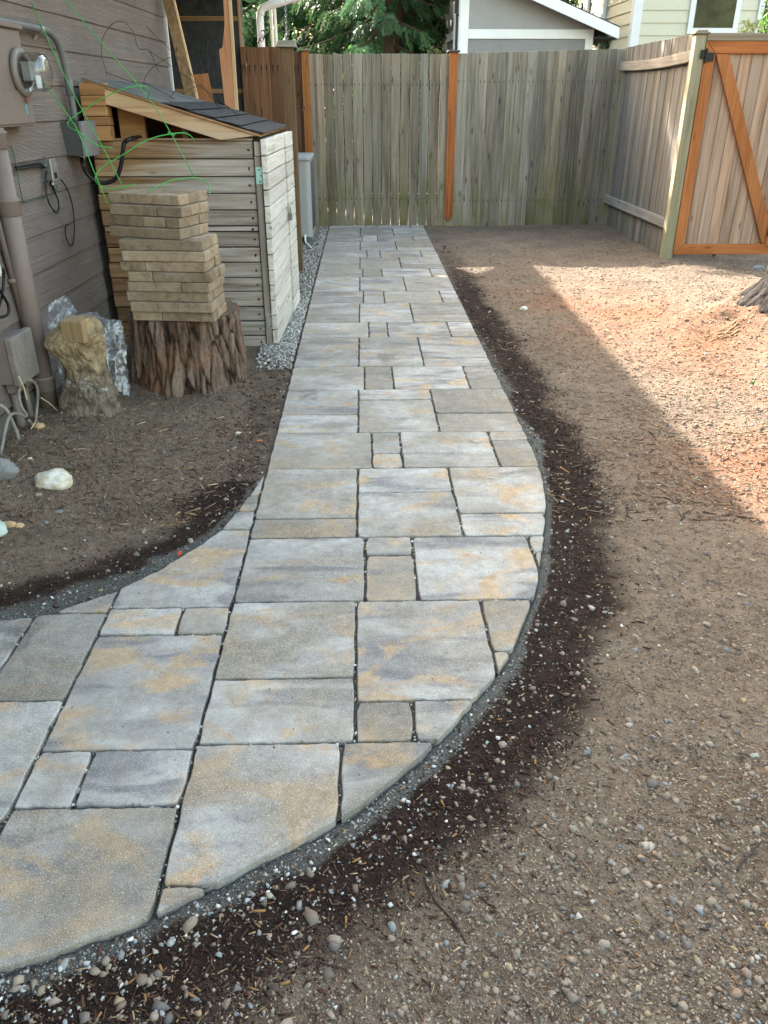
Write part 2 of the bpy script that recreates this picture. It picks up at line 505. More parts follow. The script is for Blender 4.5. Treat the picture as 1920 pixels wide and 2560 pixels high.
# bedding sheet drawn slightly inside the outline as strips
def gl_at(x):
    return np.interp(x, GL[:, 0], GL[:, 1]) if x < XL else YEND
def gb_at(x):
    return np.interp(x, GB[:, 0], GB[:, 1])
xs = np.concatenate([np.linspace(-1.69, XL - 0.009, 40), np.linspace(XL + 1e-3, XR - 0.012, 40)])
for a, b in zip(xs[:-1], xs[1:]):
    if a < XL - 0.005 < b:
        continue
    i = 0.008
    path.add([(a, gb_at(a) + i, -0.013), (b, gb_at(b) + i, -0.013), (b, gl_at(b) - i, -0.013), (a, gl_at(a) - i, -0.013)], [(0, 1, 2, 3)])
path = path.build('path', M_sand, kind='structure')
GAP = 0.0042
pav_n = [0]
def paver(x0, x1, y0, y1):
    """one slab: rectangle cut by the curved outline, with an uneven chamfered edge"""
    a, b = x0 + GAP, x1 - GAP
    c, d = y0 + GAP * 0.8, y1 - GAP * 0.8
    b = min(b, XR)
    a = max(a, -1.69)
    if b - a < 0.01:
        return
    xs = np.unique(np.concatenate([np.linspace(a, b, 15), GB[(GB[:, 0] > a) & (GB[:, 0] < b), 0], GL[(GL[:, 0] > a) & (GL[:, 0] < b), 0]]))
    xs = np.unique(np.concatenate([np.linspace(p, q, 3) for p, q in zip(xs[:-1], xs[1:])]))
    top = np.array([min(d, gl_at(x)) for x in xs])
    bot = np.array([max(c, gb_at(x)) for x in xs])
    ok = top - bot > 0.004
    if ok.sum() < 3:
        return
    xs, top, bot = xs[ok], top[ok], bot[ok]
    lp = [(x, y) for x, y in zip(xs, bot)]
    m = max(1, int((top[-1] - bot[-1]) / 0.03))
    lp += [(xs[-1], bot[-1] + (top[-1] - bot[-1]) * k / m) for k in range(1, m)]
    lp += [(x, y) for x, y in zip(xs[::-1], top[::-1])]
    m = max(1, int((top[0] - bot[0]) / 0.03))
    lp += [(xs[0], top[0] + (bot[0] - top[0]) * k / m) for k in range(1, m)]
    P = np.array(lp)
    # drop points that nearly coincide
    keep = [0]
    for k in range(1, len(P)):
        if np.hypot(*(P[k] - P[keep[-1]])) > 0.006:
            keep.append(k)
    P = P[keep]
    if len(P) > 4 and np.hypot(*(P[0] - P[-1])) < 0.006:
        P = P[:-1]
    n = len(P)
    nx_ = np.roll(P, -1, 0) - P
    pv = P - np.roll(P, 1, 0)
    e1 = nx_ / np.linalg.norm(nx_, axis=1)[:, None]
    e0 = pv / np.linalg.norm(pv, axis=1)[:, None]
    tn = e0 + e1
    tn /= np.maximum(np.linalg.norm(tn, axis=1), 1e-6)[:, None]
    nrm = np.c_[-tn[:, 1], tn[:, 0]]
    turn = (e0 * e1).sum(1)
    wob = 0.0014 * (rng.random(n) * 2 - 1) + 0.0012 * np.sin(P[:, 0] * 61 + P[:, 1] * 47 + pav_n[0])
    P = P + nrm * (wob + np.where(turn < 0.7, 0.0035, 0.0))[:, None]
    cen = P.mean(0)
    tl = (rng.random(2) - 0.5) * 0.008
    zz = (rng.random() - 0.5) * 0.0035
    def Z(q, h):
        return h + zz + (q - cen) @ tl
    rings = [(0.0, -0.055), (0.0, -0.0040), (0.0012, -0.0012), (0.0036, 0.0)]
    mb = MB()
    vv = []
    for inset, h in rings:
        Q = P + nrm * inset
        vv += [(q[0], q[1], (Z(q, h) if h > -0.05 else h)) for q in Q]
    ff = []
    for k in range(3):
        ff += [(k * n + i, k * n + (i + 1) % n, (k + 1) * n + (i + 1) % n, (k + 1) * n + i) for i in range(n)]
    ff.append(tuple(3 * n + i for i in range(n)))
    mb.add(vv, ff)
    pav_n[0] += 1
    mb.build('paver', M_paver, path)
def yy(y):
    return G(900, y)[1]
def A(y1, y0, j1, j2, sp):
    X = [XL, j1, j2, 1.0]
    for k in range(3):
        if sp[k] is None:
            paver(X[k], X[k + 1], y0, y1)
        else:
            paver(X[k], X[k + 1], sp[k], y1)
            paver(X[k], X[k + 1], y0, sp[k])
def B(y1, y0, j, sp):
    X = [XL] + list(j) + [1.0]
    for k in range(4):
        s = sp[k // 2] if k % 2 else None
        if s is None:
            paver(X[k], X[k + 1], y0, y1)
        else:
            paver(X[k], X[k + 1], s, y1)
            paver(X[k], X[k + 1], y0, s)
RY = [10.10, 9.887, 9.285, 8.883, 8.312, 7.898, 7.319, 6.948, 6.381, 5.975, 5.392, 5.001, 4.381, 3.979, 3.376, 2.981, 2.401, 2.008, 1.415]
def z4(y):
    return yy(540 + y / 4.1475)
def z5(y):
    return yy(740 + y / 2.9625)
def z6(y):
    return yy(1050 + y / 2.1829)
B(RY[0], RY[1], (0.03, 0.16, 0.56), (None, None))
A(RY[1], RY[2], -0.033, 0.345, (z4(163), None, z4(183)))
B(RY[2], RY[3], (-0.012, 0.155, 0.545), (None, None))
A(RY[3], RY[4], -0.033, 0.338, (z4(330), None, z4(325)))
B(RY[4], RY[5], (0.034, 0.164, 0.566), (z4(400), z4(375)))
A(RY[5], RY[6], -0.033, 0.340, (z4(497), z4(460), z4(500)))
B(RY[6], RY[7], (-0.008, 0.160, 0.588), (z4(575), z4(603)))
A(RY[7], RY[8], -0.033, 0.336, (z4(735), None, z4(748)))
B(RY[8], RY[9], (-0.004, 0.155, 0.592), (z4(822), z4(858)))
A(RY[9], RY[10], -0.033, 0.338, (z5(132), z5(88), z5(140)))
B(RY[10], RY[11], (0.03, 0.153, 0.558), (z5(266), z5(265)))
A(RY[11], RY[12], -0.033, 0.338, (z5(460), z5(390), z5(463)))
B(RY[12], RY[13], (-0.002, 0.153, 0.553), (z5(575), z5(570)))
A(RY[13], RY[14], -0.033, 0.338, (z5(875), z5(770), z5(872)))
B(RY[14], RY[15], (0.027, 0.154, 0.554), (z6(183), z6(118)))
A(RY[15], RY[16], -0.033, 0.336, (z6(535), z6(397), z6(518)))
B(RY[16], RY[17], (-0.006, 0.155, 0.554), (2.277, 2.288))
paver(XL, -0.033, 1.651, RY[17])
paver(XL, -0.033, RY[18], 1.651)
paver(-0.033, 0.340, 1.557, RY[17])
paver(-0.033, 0.110, RY[18], 1.557)
paver(0.110, 0.340, RY[18], 1.557)
paver(0.340, 0.8, 1.755, RY[17])
paver(0.340, 0.8, 1.5, 1.755)
paver(XL, -0.065, 1.038, RY[18])
paver(-0.065, 0.5, 0.9, RY[18])
paver(XL, -0.1, 0.6, 1.038)
V1, V2 = -0.764, -0.974
for y0, y1 in ((2.735, 3.0), (2.605, 2.735), (2.468, 2.605), (1.985, 2.468)):
    paver(V1, XL, y0, y1)
paver(V1, -0.545, 1.853, 1.985)
paver(-0.545, XL, 1.853, 1.985)
paver(V1, XL, 1.402, 1.853)
paver(V1, -0.636, 1.236, 1.402)
paver(-0.636, XL, 1.236, 1.402)
paver(V1, XL, 0.6, 1.236)
for y0, y1 in ((1.967, 2.3), (1.578, 1.967), (1.203, 1.578), (0.6, 1.203)):
    paver(V2, V1, y0, y1)
for y0, y1 in ((1.60, 2.2), (1.36, 1.60), (0.97, 1.36), (0.6, 0.97)):
    paver(-1.34, V2, y0, y1)
for y0, y1 in ((1.5, 2.2), (1.1, 1.5), (0.6, 1.1)):
    paver(-1.69, -1.34, y0, y1)

# ---------------------------------------------------------------- loose stones and litter
def ico():
    p = (1 + 5 ** 0.5) / 2
    v = np.array([(-1, p, 0), (1, p, 0), (-1, -p, 0), (1, -p, 0), (0, -1, p), (0, 1, p), (0, -1, -p), (0, 1, -p), (p, 0, -1), (p, 0, 1), (-p, 0, -1), (-p, 0, 1)], float)
    f = np.array([(0, 11, 5), (0, 5, 1), (0, 1, 7), (0, 7, 10), (0, 10, 11), (1, 5, 9), (5, 11, 4), (11, 10, 2), (10, 7, 6), (7, 1, 8), (3, 9, 4), (3, 4, 2), (3, 2, 6), (3, 6, 8), (3, 8, 9), (4, 9, 5), (2, 4, 11), (6, 2, 10), (8, 6, 7), (9, 8, 1)])
    return v / np.linalg.norm(v[0]), f
def rots(n, flat=0.35):
    a, b, c = rng.random(n) * 6.283, (rng.random(n) - 0.5) * 2 * flat, (rng.random(n) - 0.5) * 2 * flat
    ca, sa, cb, sb, cc, sc_ = np.cos(a), np.sin(a), np.cos(b), np.sin(b), np.cos(c), np.sin(c)
    o, i = np.zeros(n), np.ones(n)
    Rz = np.stack([ca, -sa, o, sa, ca, o, o, o, i], 1).reshape(-1, 3, 3)
    Rx = np.stack([i, o, o, o, cb, -sb, o, sb, cb], 1).reshape(-1, 3, 3)
    Ry = np.stack([cc, o, sc_, o, i, o, -sc_, o, cc], 1).reshape(-1, 3, 3)
    return Rz @ Rx @ Ry
def stones(P, S, C, flat=0.35, jag=0.55):
    v, f = ico()
    n = len(P)
    sh = np.stack([0.75 + 0.5 * rng.random(n), 0.6 + 0.4 * rng.random(n), 0.38 + 0.35 * rng.random(n)], 1)
    V = v[None] * (1 + jag * (rng.random((n, 12, 1)) - 0.5) * 2) * sh[:, None] * S[:, None, None]
    V = np.einsum('nij,nkj->nki', rots(n, flat), V) + P[:, None]
    F = f[None] + (np.arange(n) * 12)[:, None, None]
    return V.reshape(-1, 3), F.reshape(-1, 3), np.repeat(C, 12, 0)
STONE = 0.86 * np.array([(0.30, 0.25, 0.19), (0.23, 0.18, 0.14), (0.36, 0.31, 0.25), (0.19, 0.155, 0.125), (0.27, 0.22, 0.175), (0.24, 0.24, 0.235), (0.42, 0.38, 0.33), (0.21, 0.24, 0.235), (0.33, 0.25, 0.16), (0.17, 0.15, 0.14), (0.30, 0.215, 0.16), (0.55, 0.53, 0.49)])
WST = np.array([.18, .18, .10, .17, .15, .04, .03, .015, .05, .07, .04, .005])
def fan(n, ymin, ymax, power=1.0):
    u = rng.random(n)
    inv = 1 / (ymin + 0.7) ** power * (1 - u) + 1 / (ymax + 0.7) ** power * u
    y = inv ** (-1 / power) - 0.7
    w = (y + 0.7) * 0.50
    x = 0.02 * y + (rng.random(n) * 2 - 1) * (w + 0.25)
    return x, y
def place(n, ymin, ymax, s0, s1, keep=None, power=1.0, sink=0.25):
    x, y = fan(n, ymin, ymax, power)
    d, ins = seg_dist(x, y, OUT), inside(x, y, OUT)
    xw = HP[0] + 0.0314 * (y - HP[1])
    ok = ~ins & (d > 0.012) & (x > xw + 0.05) & ~((y > 4.8) & (x < -0.4)) & ~((y > 7.7) & (x > 2.8)) & (y < 10.05)
    k = np.clip(rng.random(n) * 0.999, 0, 1)
    S = s0 + (s1 - s0) * k ** 3.2
    if keep is not None:
        ok &= keep(x, y, d, S)
    x, y, d, S = x[ok], y[ok], d[ok], S[ok]
    z = gz(x, y, d, np.zeros(len(x), bool)) + S * sink
    return np.c_[x, y, z], S, d
M_stone = colmat('loose_stone', 0.8, 300)
def stonecol(n, lo=0.75, hi=1.2):
    return STONE[rng.choice(len(STONE), n, p=WST / WST.sum())] * (lo + (hi - lo) * rng.random((n, 1)))
allV = []
def stuff(name, parts, mat, smooth=False):
    V, F, Cc, k = [], [], [], 0
    for v, f, c in parts:
        V.append(v)
        F.append(f + k)
        Cc.append(c)
        k += len(v)
    o = link(name, npmesh(name, np.concatenate(V), np.concatenate(F), np.concatenate(Cc)), mat, smooth=smooth, kind='stuff')
    return o
def dens(x, y, d, S):
    m = fbm(x, y, 1.1, 3, 77) + 0.5
    return rng.random(len(x)) < np.where((x < -0.42) & (y > 2.0), 0.4, 1.0) * np.clip((0.15 + 1.1 * m) * np.where(d < 0.3, 0.55, 1.0), 0.08, 1)
p1_, s1_, _ = place(30000, 0.55, 4.2, 0.0014, 0.0072, dens, 1.6, 0.08)
p2_, s2_, _ = place(9000, 0.55, 9.5, 0.0025, 0.012, dens, 0.8, 0.1)
p3_, s3_, _ = place(260, 0.6, 6.5, 0.006, 0.016, None, 1.0, 0.15)
def grey(x, y, d, S):
    return rng.random(len(x)) < np.exp(-d / 0.09)
p4_, s4_, _ = place(26000, 0.55, 6.0, 0.0016, 0.0068, grey, 1.2)
c4 = np.array([(0.36, 0.37, 0.36), (0.22, 0.23, 0.23), (0.5, 0.5, 0.48), (0.28, 0.31, 0.31), (0.62, 0.6, 0.56), (0.33, 0.28, 0.22)])[rng.integers(0, 6, len(p4_))] * (0.6 + 0.6 * rng.random((len(p4_), 1)))
o = stuff('pebbles', [stones(p1_, s1_, stonecol(len(p1_))), stones(p2_, s2_, stonecol(len(p2_))), stones(p3_, s3_, stonecol(len(p3_)), 0.3), stones(p4_, s4_, c4)], M_stone)
tag(o, 'loose brown and grey pebbles scattered over the bare dirt', 'pebbles')
def crumbs(num, ya, yb, pw, big):
    """soil crumbs: eight-sided grains in the colour of the soil they lie on"""
    x, y = fan(num, ya, yb, pw)
    d, ins = seg_dist(x, y, OUT), inside(x, y, OUT)
    ok = ~ins & (d > 0.004) & ~((y > 7.7) & (x > 2.8)) & (x > HP[0] + 0.0314 * (y - HP[1]) + 0.03) & ~((y > 4.4) & (x < -0.4))
    x, y, d = x[ok], y[ok], d[ok]
    n = len(x)
    S = (0.0009 + 0.0030 * rng.random(n) ** 2.5) * (0.8 + 0.22 * y) * big
    sm, dm, rm = gmasks(x, y, d)
    c = np.array([(0.10, 0.074, 0.055), (0.18, 0.137, 0.104), (0.27, 0.215, 0.162), (0.34, 0.285, 0.225), (0.13, 0.098, 0.075)])[rng.integers(0, 5, n)]
    if big > 1.2:
        c = c * 0.55 + np.array([0.115, 0.088, 0.064])
    lf = ((x < -0.42) & (y > 2.0))[:, None]
    c = np.where(lf, c * np.array([0.72, 0.66, 0.60]), c)
    dk = np.array([(0.018, 0.012, 0.010), (0.04, 0.025, 0.019), (0.065, 0.042, 0.032), (0.03, 0.019, 0.015)])[rng.integers(0, 4, n)]
    sd = np.array([(0.07, 0.07, 0.064), (0.16, 0.16, 0.148), (0.3, 0.3, 0.28)])[rng.integers(0, 3, n)]
    rd = np.array([(0.20, 0.08, 0.04), (0.32, 0.16, 0.09)])[rng.integers(0, 2, n)]
    u = rng.random(n)
    c = np.where((u < rm * 0.7)[:, None], rd, c)
    c = np.where((rng.random(n) < dm)[:, None], dk, c)
    c = np.where((rng.random(n) < sm)[:, None], sd, c)
    b = np.array([(1, 0, 0), (-1, 0, 0), (0, 1, 0), (0, -1, 0), (0, 0, 1), (0, 0, -1)], float)
    f = np.array([(0, 2, 4), (2, 1, 4), (1, 3, 4), (3, 0, 4), (2, 0, 5), (1, 2, 5), (3, 1, 5), (0, 3, 5)])
    z = gz(x, y, d, np.zeros(n, bool)) + S * 0.15
    V = b[None] * (0.6 + 0.8 * rng.random((n, 6, 1))) * (S[:, None] * np.c_[0.8 + 0.5 * rng.random(n), 0.7 + 0.4 * rng.random(n), 0.5 + 0.4 * rng.random(n)])[:, None]
    V = np.einsum('nij,nkj->nki', rots(n, 0.5), V) + np.c_[x, y, z][:, None]
    return V.reshape(-1, 3), (f[None] + (np.arange(n) * 6)[:, None, None]).reshape(-1, 3), np.repeat(c, 6, 0)
o = stuff('soil_crumbs', [crumbs(130000, 0.55, 5.5, 1.5, 1.0), crumbs(48000, 2.6, 9.0, 0.9, 1.45)], colmat('soil_crumb', 0.95, 0, 0, 0.1))
tag(o, 'loose soil crumbs covering the bare dirt beside the path', 'soil')
def needles(P, L, W, C, tilt=0.12):
    n = len(P)
    b = np.array([(-1, -1, 0), (-1, 1, 0), (-1, 0, 1.2), (1, -1, 0), (1, 1, 0), (1, 0, 1.2)], float)
    f = np.array([(0, 1, 2), (3, 5, 4), (0, 2, 5), (0, 5, 3), (1, 4, 5), (1, 5, 2), (0, 3, 4), (0, 4, 1)])
    V = b[None] * np.stack([L, W, W], 1)[:, None]
    V = np.einsum('nij,nkj->nki', rots(n, tilt), V) + P[:, None]
    return V.reshape(-1, 3), (f[None] + (np.arange(n) * 6)[:, None, None]).reshape(-1, 3), np.repeat(C, 6, 0)
LIT = np.array([(0.42, 0.24, 0.10), (0.22, 0.13, 0.075), (0.34, 0.23, 0.14), (0.10, 0.06, 0.04), (0.48, 0.36, 0.22), (0.16, 0.10, 0.065), (0.06, 0.04, 0.03)])
pa, sa, da = place(9000, 0.55, 4.5, 0.003, 0.011, None, 1.3, 0.05)
pa[:, 2] += 0.0012
pb, sb, db = place(9000, 2.5, 9.6, 0.008, 0.03, None, 0.7, 0.03)
pb[:, 2] += 0.002
pc, sc2, dc = place(6000, 0.55, 4.0, 0.006, 0.014, lambda x, y, d, S: rng.random(len(x)) < np.exp(-((d - 0.18) / 0.12) ** 2), 1.2, 0.05)
pc[:, 2] += 0.0015
def lit(n):
    return LIT[rng.choice(7, n, p=[.03, .22, .13, .24, .03, .22, .13])] * (0.7 + 0.5 * rng.random((n, 1)))
o = stuff('needle_litter', [needles(pa, sa, 0.0006 + 0.0012 * rng.random(len(pa)), lit(len(pa))), needles(pb, sb, 0.0012 + 0.0018 * rng.random(len(pb)), lit(len(pb))), needles(pc, sc2, 0.001 + 0.002 * rng.random(len(pc)), np.array([(0.05, 0.025, 0.017), (0.09, 0.045, 0.027), (0.3, 0.16, 0.07)])[rng.choice(3, len(pc), p=[.5, .4, .1])])], colmat('litter', 0.9))
tag(o, 'dry needles and bark shreds strewn on the dirt', 'litter')
# small stones washed into the joints
J = []
for q in [o2 for o2 in path.children]:
    co = np.array([v.co[:2] for v in q.data.vertices])
    x0, y0 = co.min(0)
    x1, y1 = co.max(0)
    nn = int((x1 - x0 + y1 - y0) * (75 if y0 < 4 else 30))
    for k in range(nn):
        if rng.random() < (x1 - x0) / (x1 - x0 + y1 - y0):
            J.append((x0 + (x1 - x0) * rng.random(), y0 - GAP + (rng.random() - 0.5) * 0.005))
        else:
            J.append((x0 - GAP + (rng.random() - 0.5) * 0.006, y0 + (y1 - y0) * rng.random()))
J = np.array(J)
J = J[inside(J[:, 0], J[:, 1], OUT) & (seg_dist(J[:, 0], J[:, 1], OUT) > 0.012)]
sj = 0.0013 + 0.0040 * rng.random(len(J)) ** 2.4
cj = np.array([(0.5, 0.49, 0.46), (0.3, 0.3, 0.28), (0.16, 0.16, 0.15), (0.62, 0.6, 0.56), (0.4, 0.3, 0.18), (0.09, 0.085, 0.08)])[rng.choice(6, len(J), p=[.20, .22, .22, .14, .09, .13])]
o = stuff('joint_gravel', [stones(np.c_[J, np.full(len(J), -0.0065) + sj * 0.35], sj, cj)], M_stone)
tag(o, 'fine grey stone chips filling the joints between the pavers', 'gravel')
# grains lying on top of the slabs
n = 2600
x, y = fan(n, 0.8, 7.0, 1.1)
k = inside(x, y, OUT) & (seg_dist(x, y, OUT) > 0.02)
x, y = x[k], y[k]
s_ = 0.0007 + 0.0018 * rng.random(len(x)) ** 4
o = stuff('grit', [stones(np.c_[x, y, 0.0015 + s_ * 0.3], s_, stonecol(len(x)) * 0.8)], M_stone)
tag(o, 'scattered dark grit lying on the paver faces', 'grit')
# pale gravel bed beside the shed, post and heat pump
def gravel_bed():
    n = 20000
    y = 4.35 + (10.05 - 4.35) * rng.random(n) ** 1.5
    lo = np.where(y < 4.95, -0.62, np.where(y < 6.1, -0.60, -0.95))
    w = np.ones(n)
    x = XL - 0.012 - rng.random(n) * (XL - lo) * np.clip(w, 0.1, 1)
    S = 0.0038 + 0.0065 * rng.random(n)
    g = gz(x, y, np.full(n, 0.3), np.zeros(n, bool)) + 0.004 + 0.012 * rng.random(n)
    c = np.array([(0.42, 0.41, 0.38), (0.27, 0.26, 0.24), (0.55, 0.54, 0.50), (0.17, 0.165, 0.155), (0.37, 0.33, 0.27)])[rng.integers(0, 5, n)] * (0.75 + 0.4 * rng.random((n, 1)))
    k = rng.random(n) < np.clip((y - 4.35 - 0.9 * np.clip(-0.47 - x, 0, 1)) / 0.6 + 0.25 * (rng.random(n) - 0.5), 0.02, 1)
    return stones(np.c_[x, y, g][k], S[k], c[k], 0.8)
o = stuff('gravel_strip', [gravel_bed()], M_stone)
tag(o, 'pale grey gravel strip between path and wooden shed', 'gravel')
# ---------------------------------------------------------------- house
def siding_mat(name, c, ax=(26.0, 1.1, 30.0)):
    t = NT(name)
    o = t.obj()
    v = t.shift(o, 5.0)
    g = t.noise(t.scale(v, ax), 1.6, 5, 0.55, 2.2)
    w = t.n('TexWave', {'wave_type': 'BANDS', 'bands_direction': 'Z'}, Vector=t.scale(v, (8, 0.9, 30)), Scale=1.9, Distortion=5.0, Detail=3.0, Detail_Scale=0.8).outputs[1]
    n = t.noise(o, 3.0, 4)
    k = t.rmap(t.math('ADD', t.math('MULTIPLY', n, 0.7), t.math('ADD', t.math('MULTIPLY', w, 0.16), t.math('MULTIPLY', g, 0.35))), 0.35, 0.85, 0.68, 1.2)
    col = t.mix(1.0, c, t.n('CombineColor', None, Red=k, Green=k, Blue=k), 'MULTIPLY')
    return t.done(col, t.bump(t.math('ADD', w, t.math('MULTIPLY', g, 0.8)), 0.9, 0.006), Roughness=0.6, Specular_IOR_Level=0.35)
SID = (0.325, 0.266, 0.238)
M_siding = siding_mat('siding_paint', SID)
M_paint = plain('house_paint', (0.19, 0.152, 0.137), 0.5, var=0.10, f=14, bump=0.06)
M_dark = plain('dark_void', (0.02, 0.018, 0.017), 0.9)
M_found = plain('foundation_concrete', (0.12, 0.11, 0.10), 0.9, var=0.3, bump=0.3)
M_white = plain('white_paint', (0.74, 0.76, 0.78), 0.5, var=0.06, f=9)
M_roofdk = plain('roof_shingle_dark', (0.035, 0.036, 0.04), 0.9, var=0.3, f=80, bump=0.4)
house = thing('house', wall(-2, 0, -2), 'brown house with lapped wood-grain siding beside the meter', 'house')
S_END = 3.43
mb = MB()
mb.obox(wall(-7.5, -0.1, -0.10), HU * (S_END + 7.49), HN * 0.10, (0, 0, 2.75))
mb.build('wall', M_found, house)
mb = MB()
mb.obox(wall(-7.5, -0.1, -3.9), HU * 18.3, HN * 2.9, (0, 0, 2.9))
mb.build('wall', M_dark, house)
for k in range(-3, 13):
    z = 0.600 + 0.1615 * k
    cuts = [-7.5] + sorted([-4.6 + 1.22 * ((k * 3) % 4), -0.95 + 1.22 * ((k * 7 + 1) % 3) * 0.9]) + [S_END]
    for a, b in zip(cuts[:-1], cuts[1:]):
        m = MB()
        z1 = z + 0.180
        A_, B_ = a + 0.0012, b - 0.0012
        m.hexa([wall(A_, z, 0.001), wall(A_, z, 0.0165), wall(B_, z, 0.0165), wall(B_, z, 0.001), wall(A_, z1, 0.001), wall(A_, z1, 0.0055), wall(B_, z1, 0.0055), wall(B_, z1, 0.001)])
        m.build('siding_plank', M_siding, house, bevel=0.0015)
m = MB()
m.obox(wall(S_END, 0.0, -0.02), HU * 0.022, HN * 0.05, (0, 0, 2.6))
m.build('corner_trim', M_white, house, bevel=0.002)
# recess with bared sheathing under black building paper
t = NT('building_paper')
o = t.obj()
n = t.noise(o, 14, 5, 0.6)
cr = t.noise(t.scale(o, (3, 3, 1.2)), 3, 4, 0.6, 1.0)
M_felt = t.done(t.mix(t.rmap(n, 0.3, 0.7), (0.030, 0.034, 0.038), (0.062, 0.068, 0.075)), t.bump(cr, 0.35, 0.03), Roughness=0.6)
PY = 9.80
XF = onY(604, 130, PY)[0]
m = MB()
m.box((-2.75, PY, -0.05), (XF, PY + 0.02, 2.6))
pan = m.build('sheathing_panel', M_felt, house)
M_pine = wood('raw_pine', (0.36, 0.215, 0.105), (0.50, 0.325, 0.17), (0.60, 0.42, 0.24), 'X', 0.4)
M_pineZ = wood('raw_pine_upright', (0.34, 0.205, 0.10), (0.46, 0.295, 0.155), (0.57, 0.39, 0.22), 'Z', 0.5)
M_stripw = wood('bare_sheathing', (0.20, 0.125, 0.06), (0.33, 0.22, 0.11), (0.42, 0.29, 0.16), 'X', 0.2)
for z in (2.075, 1.405):
    MB().box((-2.7, PY - 0.008, z), (XF - 0.012, PY - 0.001, z + 0.042)).build('bare_strip', M_stripw, pan)
MB().box((XF - 0.010, PY - 0.012, 0), (XF + 0.012, PY + 0.02, 2.6)).build('panel_edge', M_pineZ, pan)
# far wing past the recess
YF = PY + 0.34
MB().box((-2.6, PY + 0.021, -0.05), (XF - 0.016, YF - 0.01, 2.6)).build('wall', M_found, house)
for k in range(0, 14):
    z = 0.40 + 0.158 * k
    m = MB()
    m.hexa([(XF - 0.014, PY + 0.022, z), (XF + 0.002, PY + 0.022, z), (XF + 0.002, YF, z), (XF - 0.014, YF, z), (XF - 0.014, PY + 0.022, z + 0.175), (XF - 0.009, PY + 0.022, z + 0.175), (XF - 0.009, YF, z + 0.175), (XF - 0.014, YF, z + 0.175)])
    m.build('siding_plank', M_siding, house)
MB().box((-2.6, 9.0, -0.05), (-2.5, PY, 2.6)).build('wall', M_dark, house)
# roof with its eave: the edge that shades the path
EZ, EOV = 2.50, 0.50
a0, a1 = wall(-8, EZ, EOV), wall(7.75, EZ, EOV)
b0, b1 = wall(-8, EZ + 1.9, -3.9), wall(7.75, EZ + 1.9, -3.9)
up = np.array([0, 0, 0.16])
m = MB()
m.hexa([a0, a1, b1, b0, a0 + up, a1 + up, b1 + up, b0 + up])
roof = m.build('roof', M_roofdk, house)
m = MB()
m.obox(a0 - np.array([0, 0, 0.02]) + HN * 0.003, HU * 15.75, HN * 0.025, (0, 0, 0.17))
m.build('fascia', M_white, roof)
m = MB()
m.obox(wall(-7.5, -0.1, 0.0012), HU * (S_END + 7.4), HN * 0.006, (0, 0, 0.20))
m.build('foundation', M_found, house)

# ---------------------------------------------------------------- electrics on the house wall
M_grey = plain('grey_conduit', (0.145, 0.15, 0.155), 0.45, var=0.12, f=30)
M_box = plain('grey_enclosure', (0.075, 0.078, 0.082), 0.42, var=0.08, f=12)
M_boxl = plain('pale_enclosure', (0.21, 0.212, 0.218), 0.42, var=0.08, f=12)
M_black = plain('black_rubber', (0.010, 0.010, 0.011), 0.45, var=0.2)
M_steel = plain('galvanised_steel', (0.50, 0.51, 0.52), 0.38, 0.85, 0.15, 40)
M_gwire = plain('green_coated_wire', (0.05, 0.34, 0.065), 0.35, var=0.12)
M_gline = plain('green_ground_wire', (0.01, 0.11, 0.06), 0.4)
# meter cabinet and its glass meter
ms0, ms1, mz0, mz1, md = 0.04, 0.475, 1.236, 1.612, 0.085
mc = thing('meter_cabinet', wall(0.25, mz0, 0.03), 'brown painted meter cabinet fixed to the siding below conduit', 'cabinet')
m = MB()
m.obox(wall(ms0, mz0, 0.004), HU * (ms1 - ms0), HN * (md - 0.004), (0, 0, mz1 - mz0))
m.build('case', M_paint, mc, bevel=0.006, seg=2)
m = MB()
m.obox(wall(ms0 - 0.012, mz1 + 0.001, 0.004), HU * (ms1 - ms0 + 0.02), HN * (md + 0.012), (0, 0, 0.022))
m.build('lid', M_paint, mc, bevel=0.004)
m = MB()
m.obox(wall(ms0 + 0.01, mz0 + 0.01, md + 0.001), HU * 0.41, HN * 0.006, (0, 0, 0.13))
m.build('cover', M_paint, mc, bevel=0.003)
m = MB()
m.obox(wall(ms0 + 0.335, mz0 + 0.045, md + 0.0075), HU * 0.018, HN * 0.001, (0, 0, 0.05))
m.build('sticker', plain('blue_sticker', (0.10, 0.30, 0.36), 0.5, var=0.5, f=90), mc)
mtc = wall(0.395, 1.448, md)
t = NT('meter_glass')
gl = t.n('BsdfGlass', None, IOR=1.25, Roughness=0.03, Color=(0.93, 0.95, 0.95))
tp = t.n('BsdfTransparent', None, Color=(0.88, 0.9, 0.9))
gg = t.n('BsdfGlossy', None, Roughness=0.05, Color=(0.9, 0.9, 0.9))
fr = t.n('LayerWeight', None, Blend=0.35)
mx = t.n('MixShader', None, i0=t.rmap(fr.outputs['Facing'], 0.0, 1.0, 0.06, 0.6), i1=tp, i2=gg)
t.t.links.new(mx.outputs[0], t.out.inputs[0])
M_glass = t.m
met = thing('electric_meter', mtc, 'round glass electric meter on the brown cabinet', 'meter')
HNv = tuple(HN)
MB().lathe([(0.085, 0.001), (0.096, 0.004), (0.096, 0.022), (0.084, 0.026)], mtc, HNv, 32).build('ring', M_steel and plain('painted_ring', (0.2, 0.18, 0.165), 0.45), met, True)
MB().lathe([(0.078, 0.027), (0.079, 0.04), (0.077, 0.10), (0.068, 0.122), (0.05, 0.131), (0.012, 0.134)], mtc, HNv, 32).build('dome', M_glass, met, True)
m = MB()
m.obox(mtc - HU * 0.05 + np.array([0, 0, -0.035]) + HN * 0.027, HU * 0.1, HN * 0.045, (0, 0, 0.075))
m.build('register', plain('meter_works', (0.30, 0.31, 0.32), 0.4, 0.3), met, bevel=0.004)
m = MB()
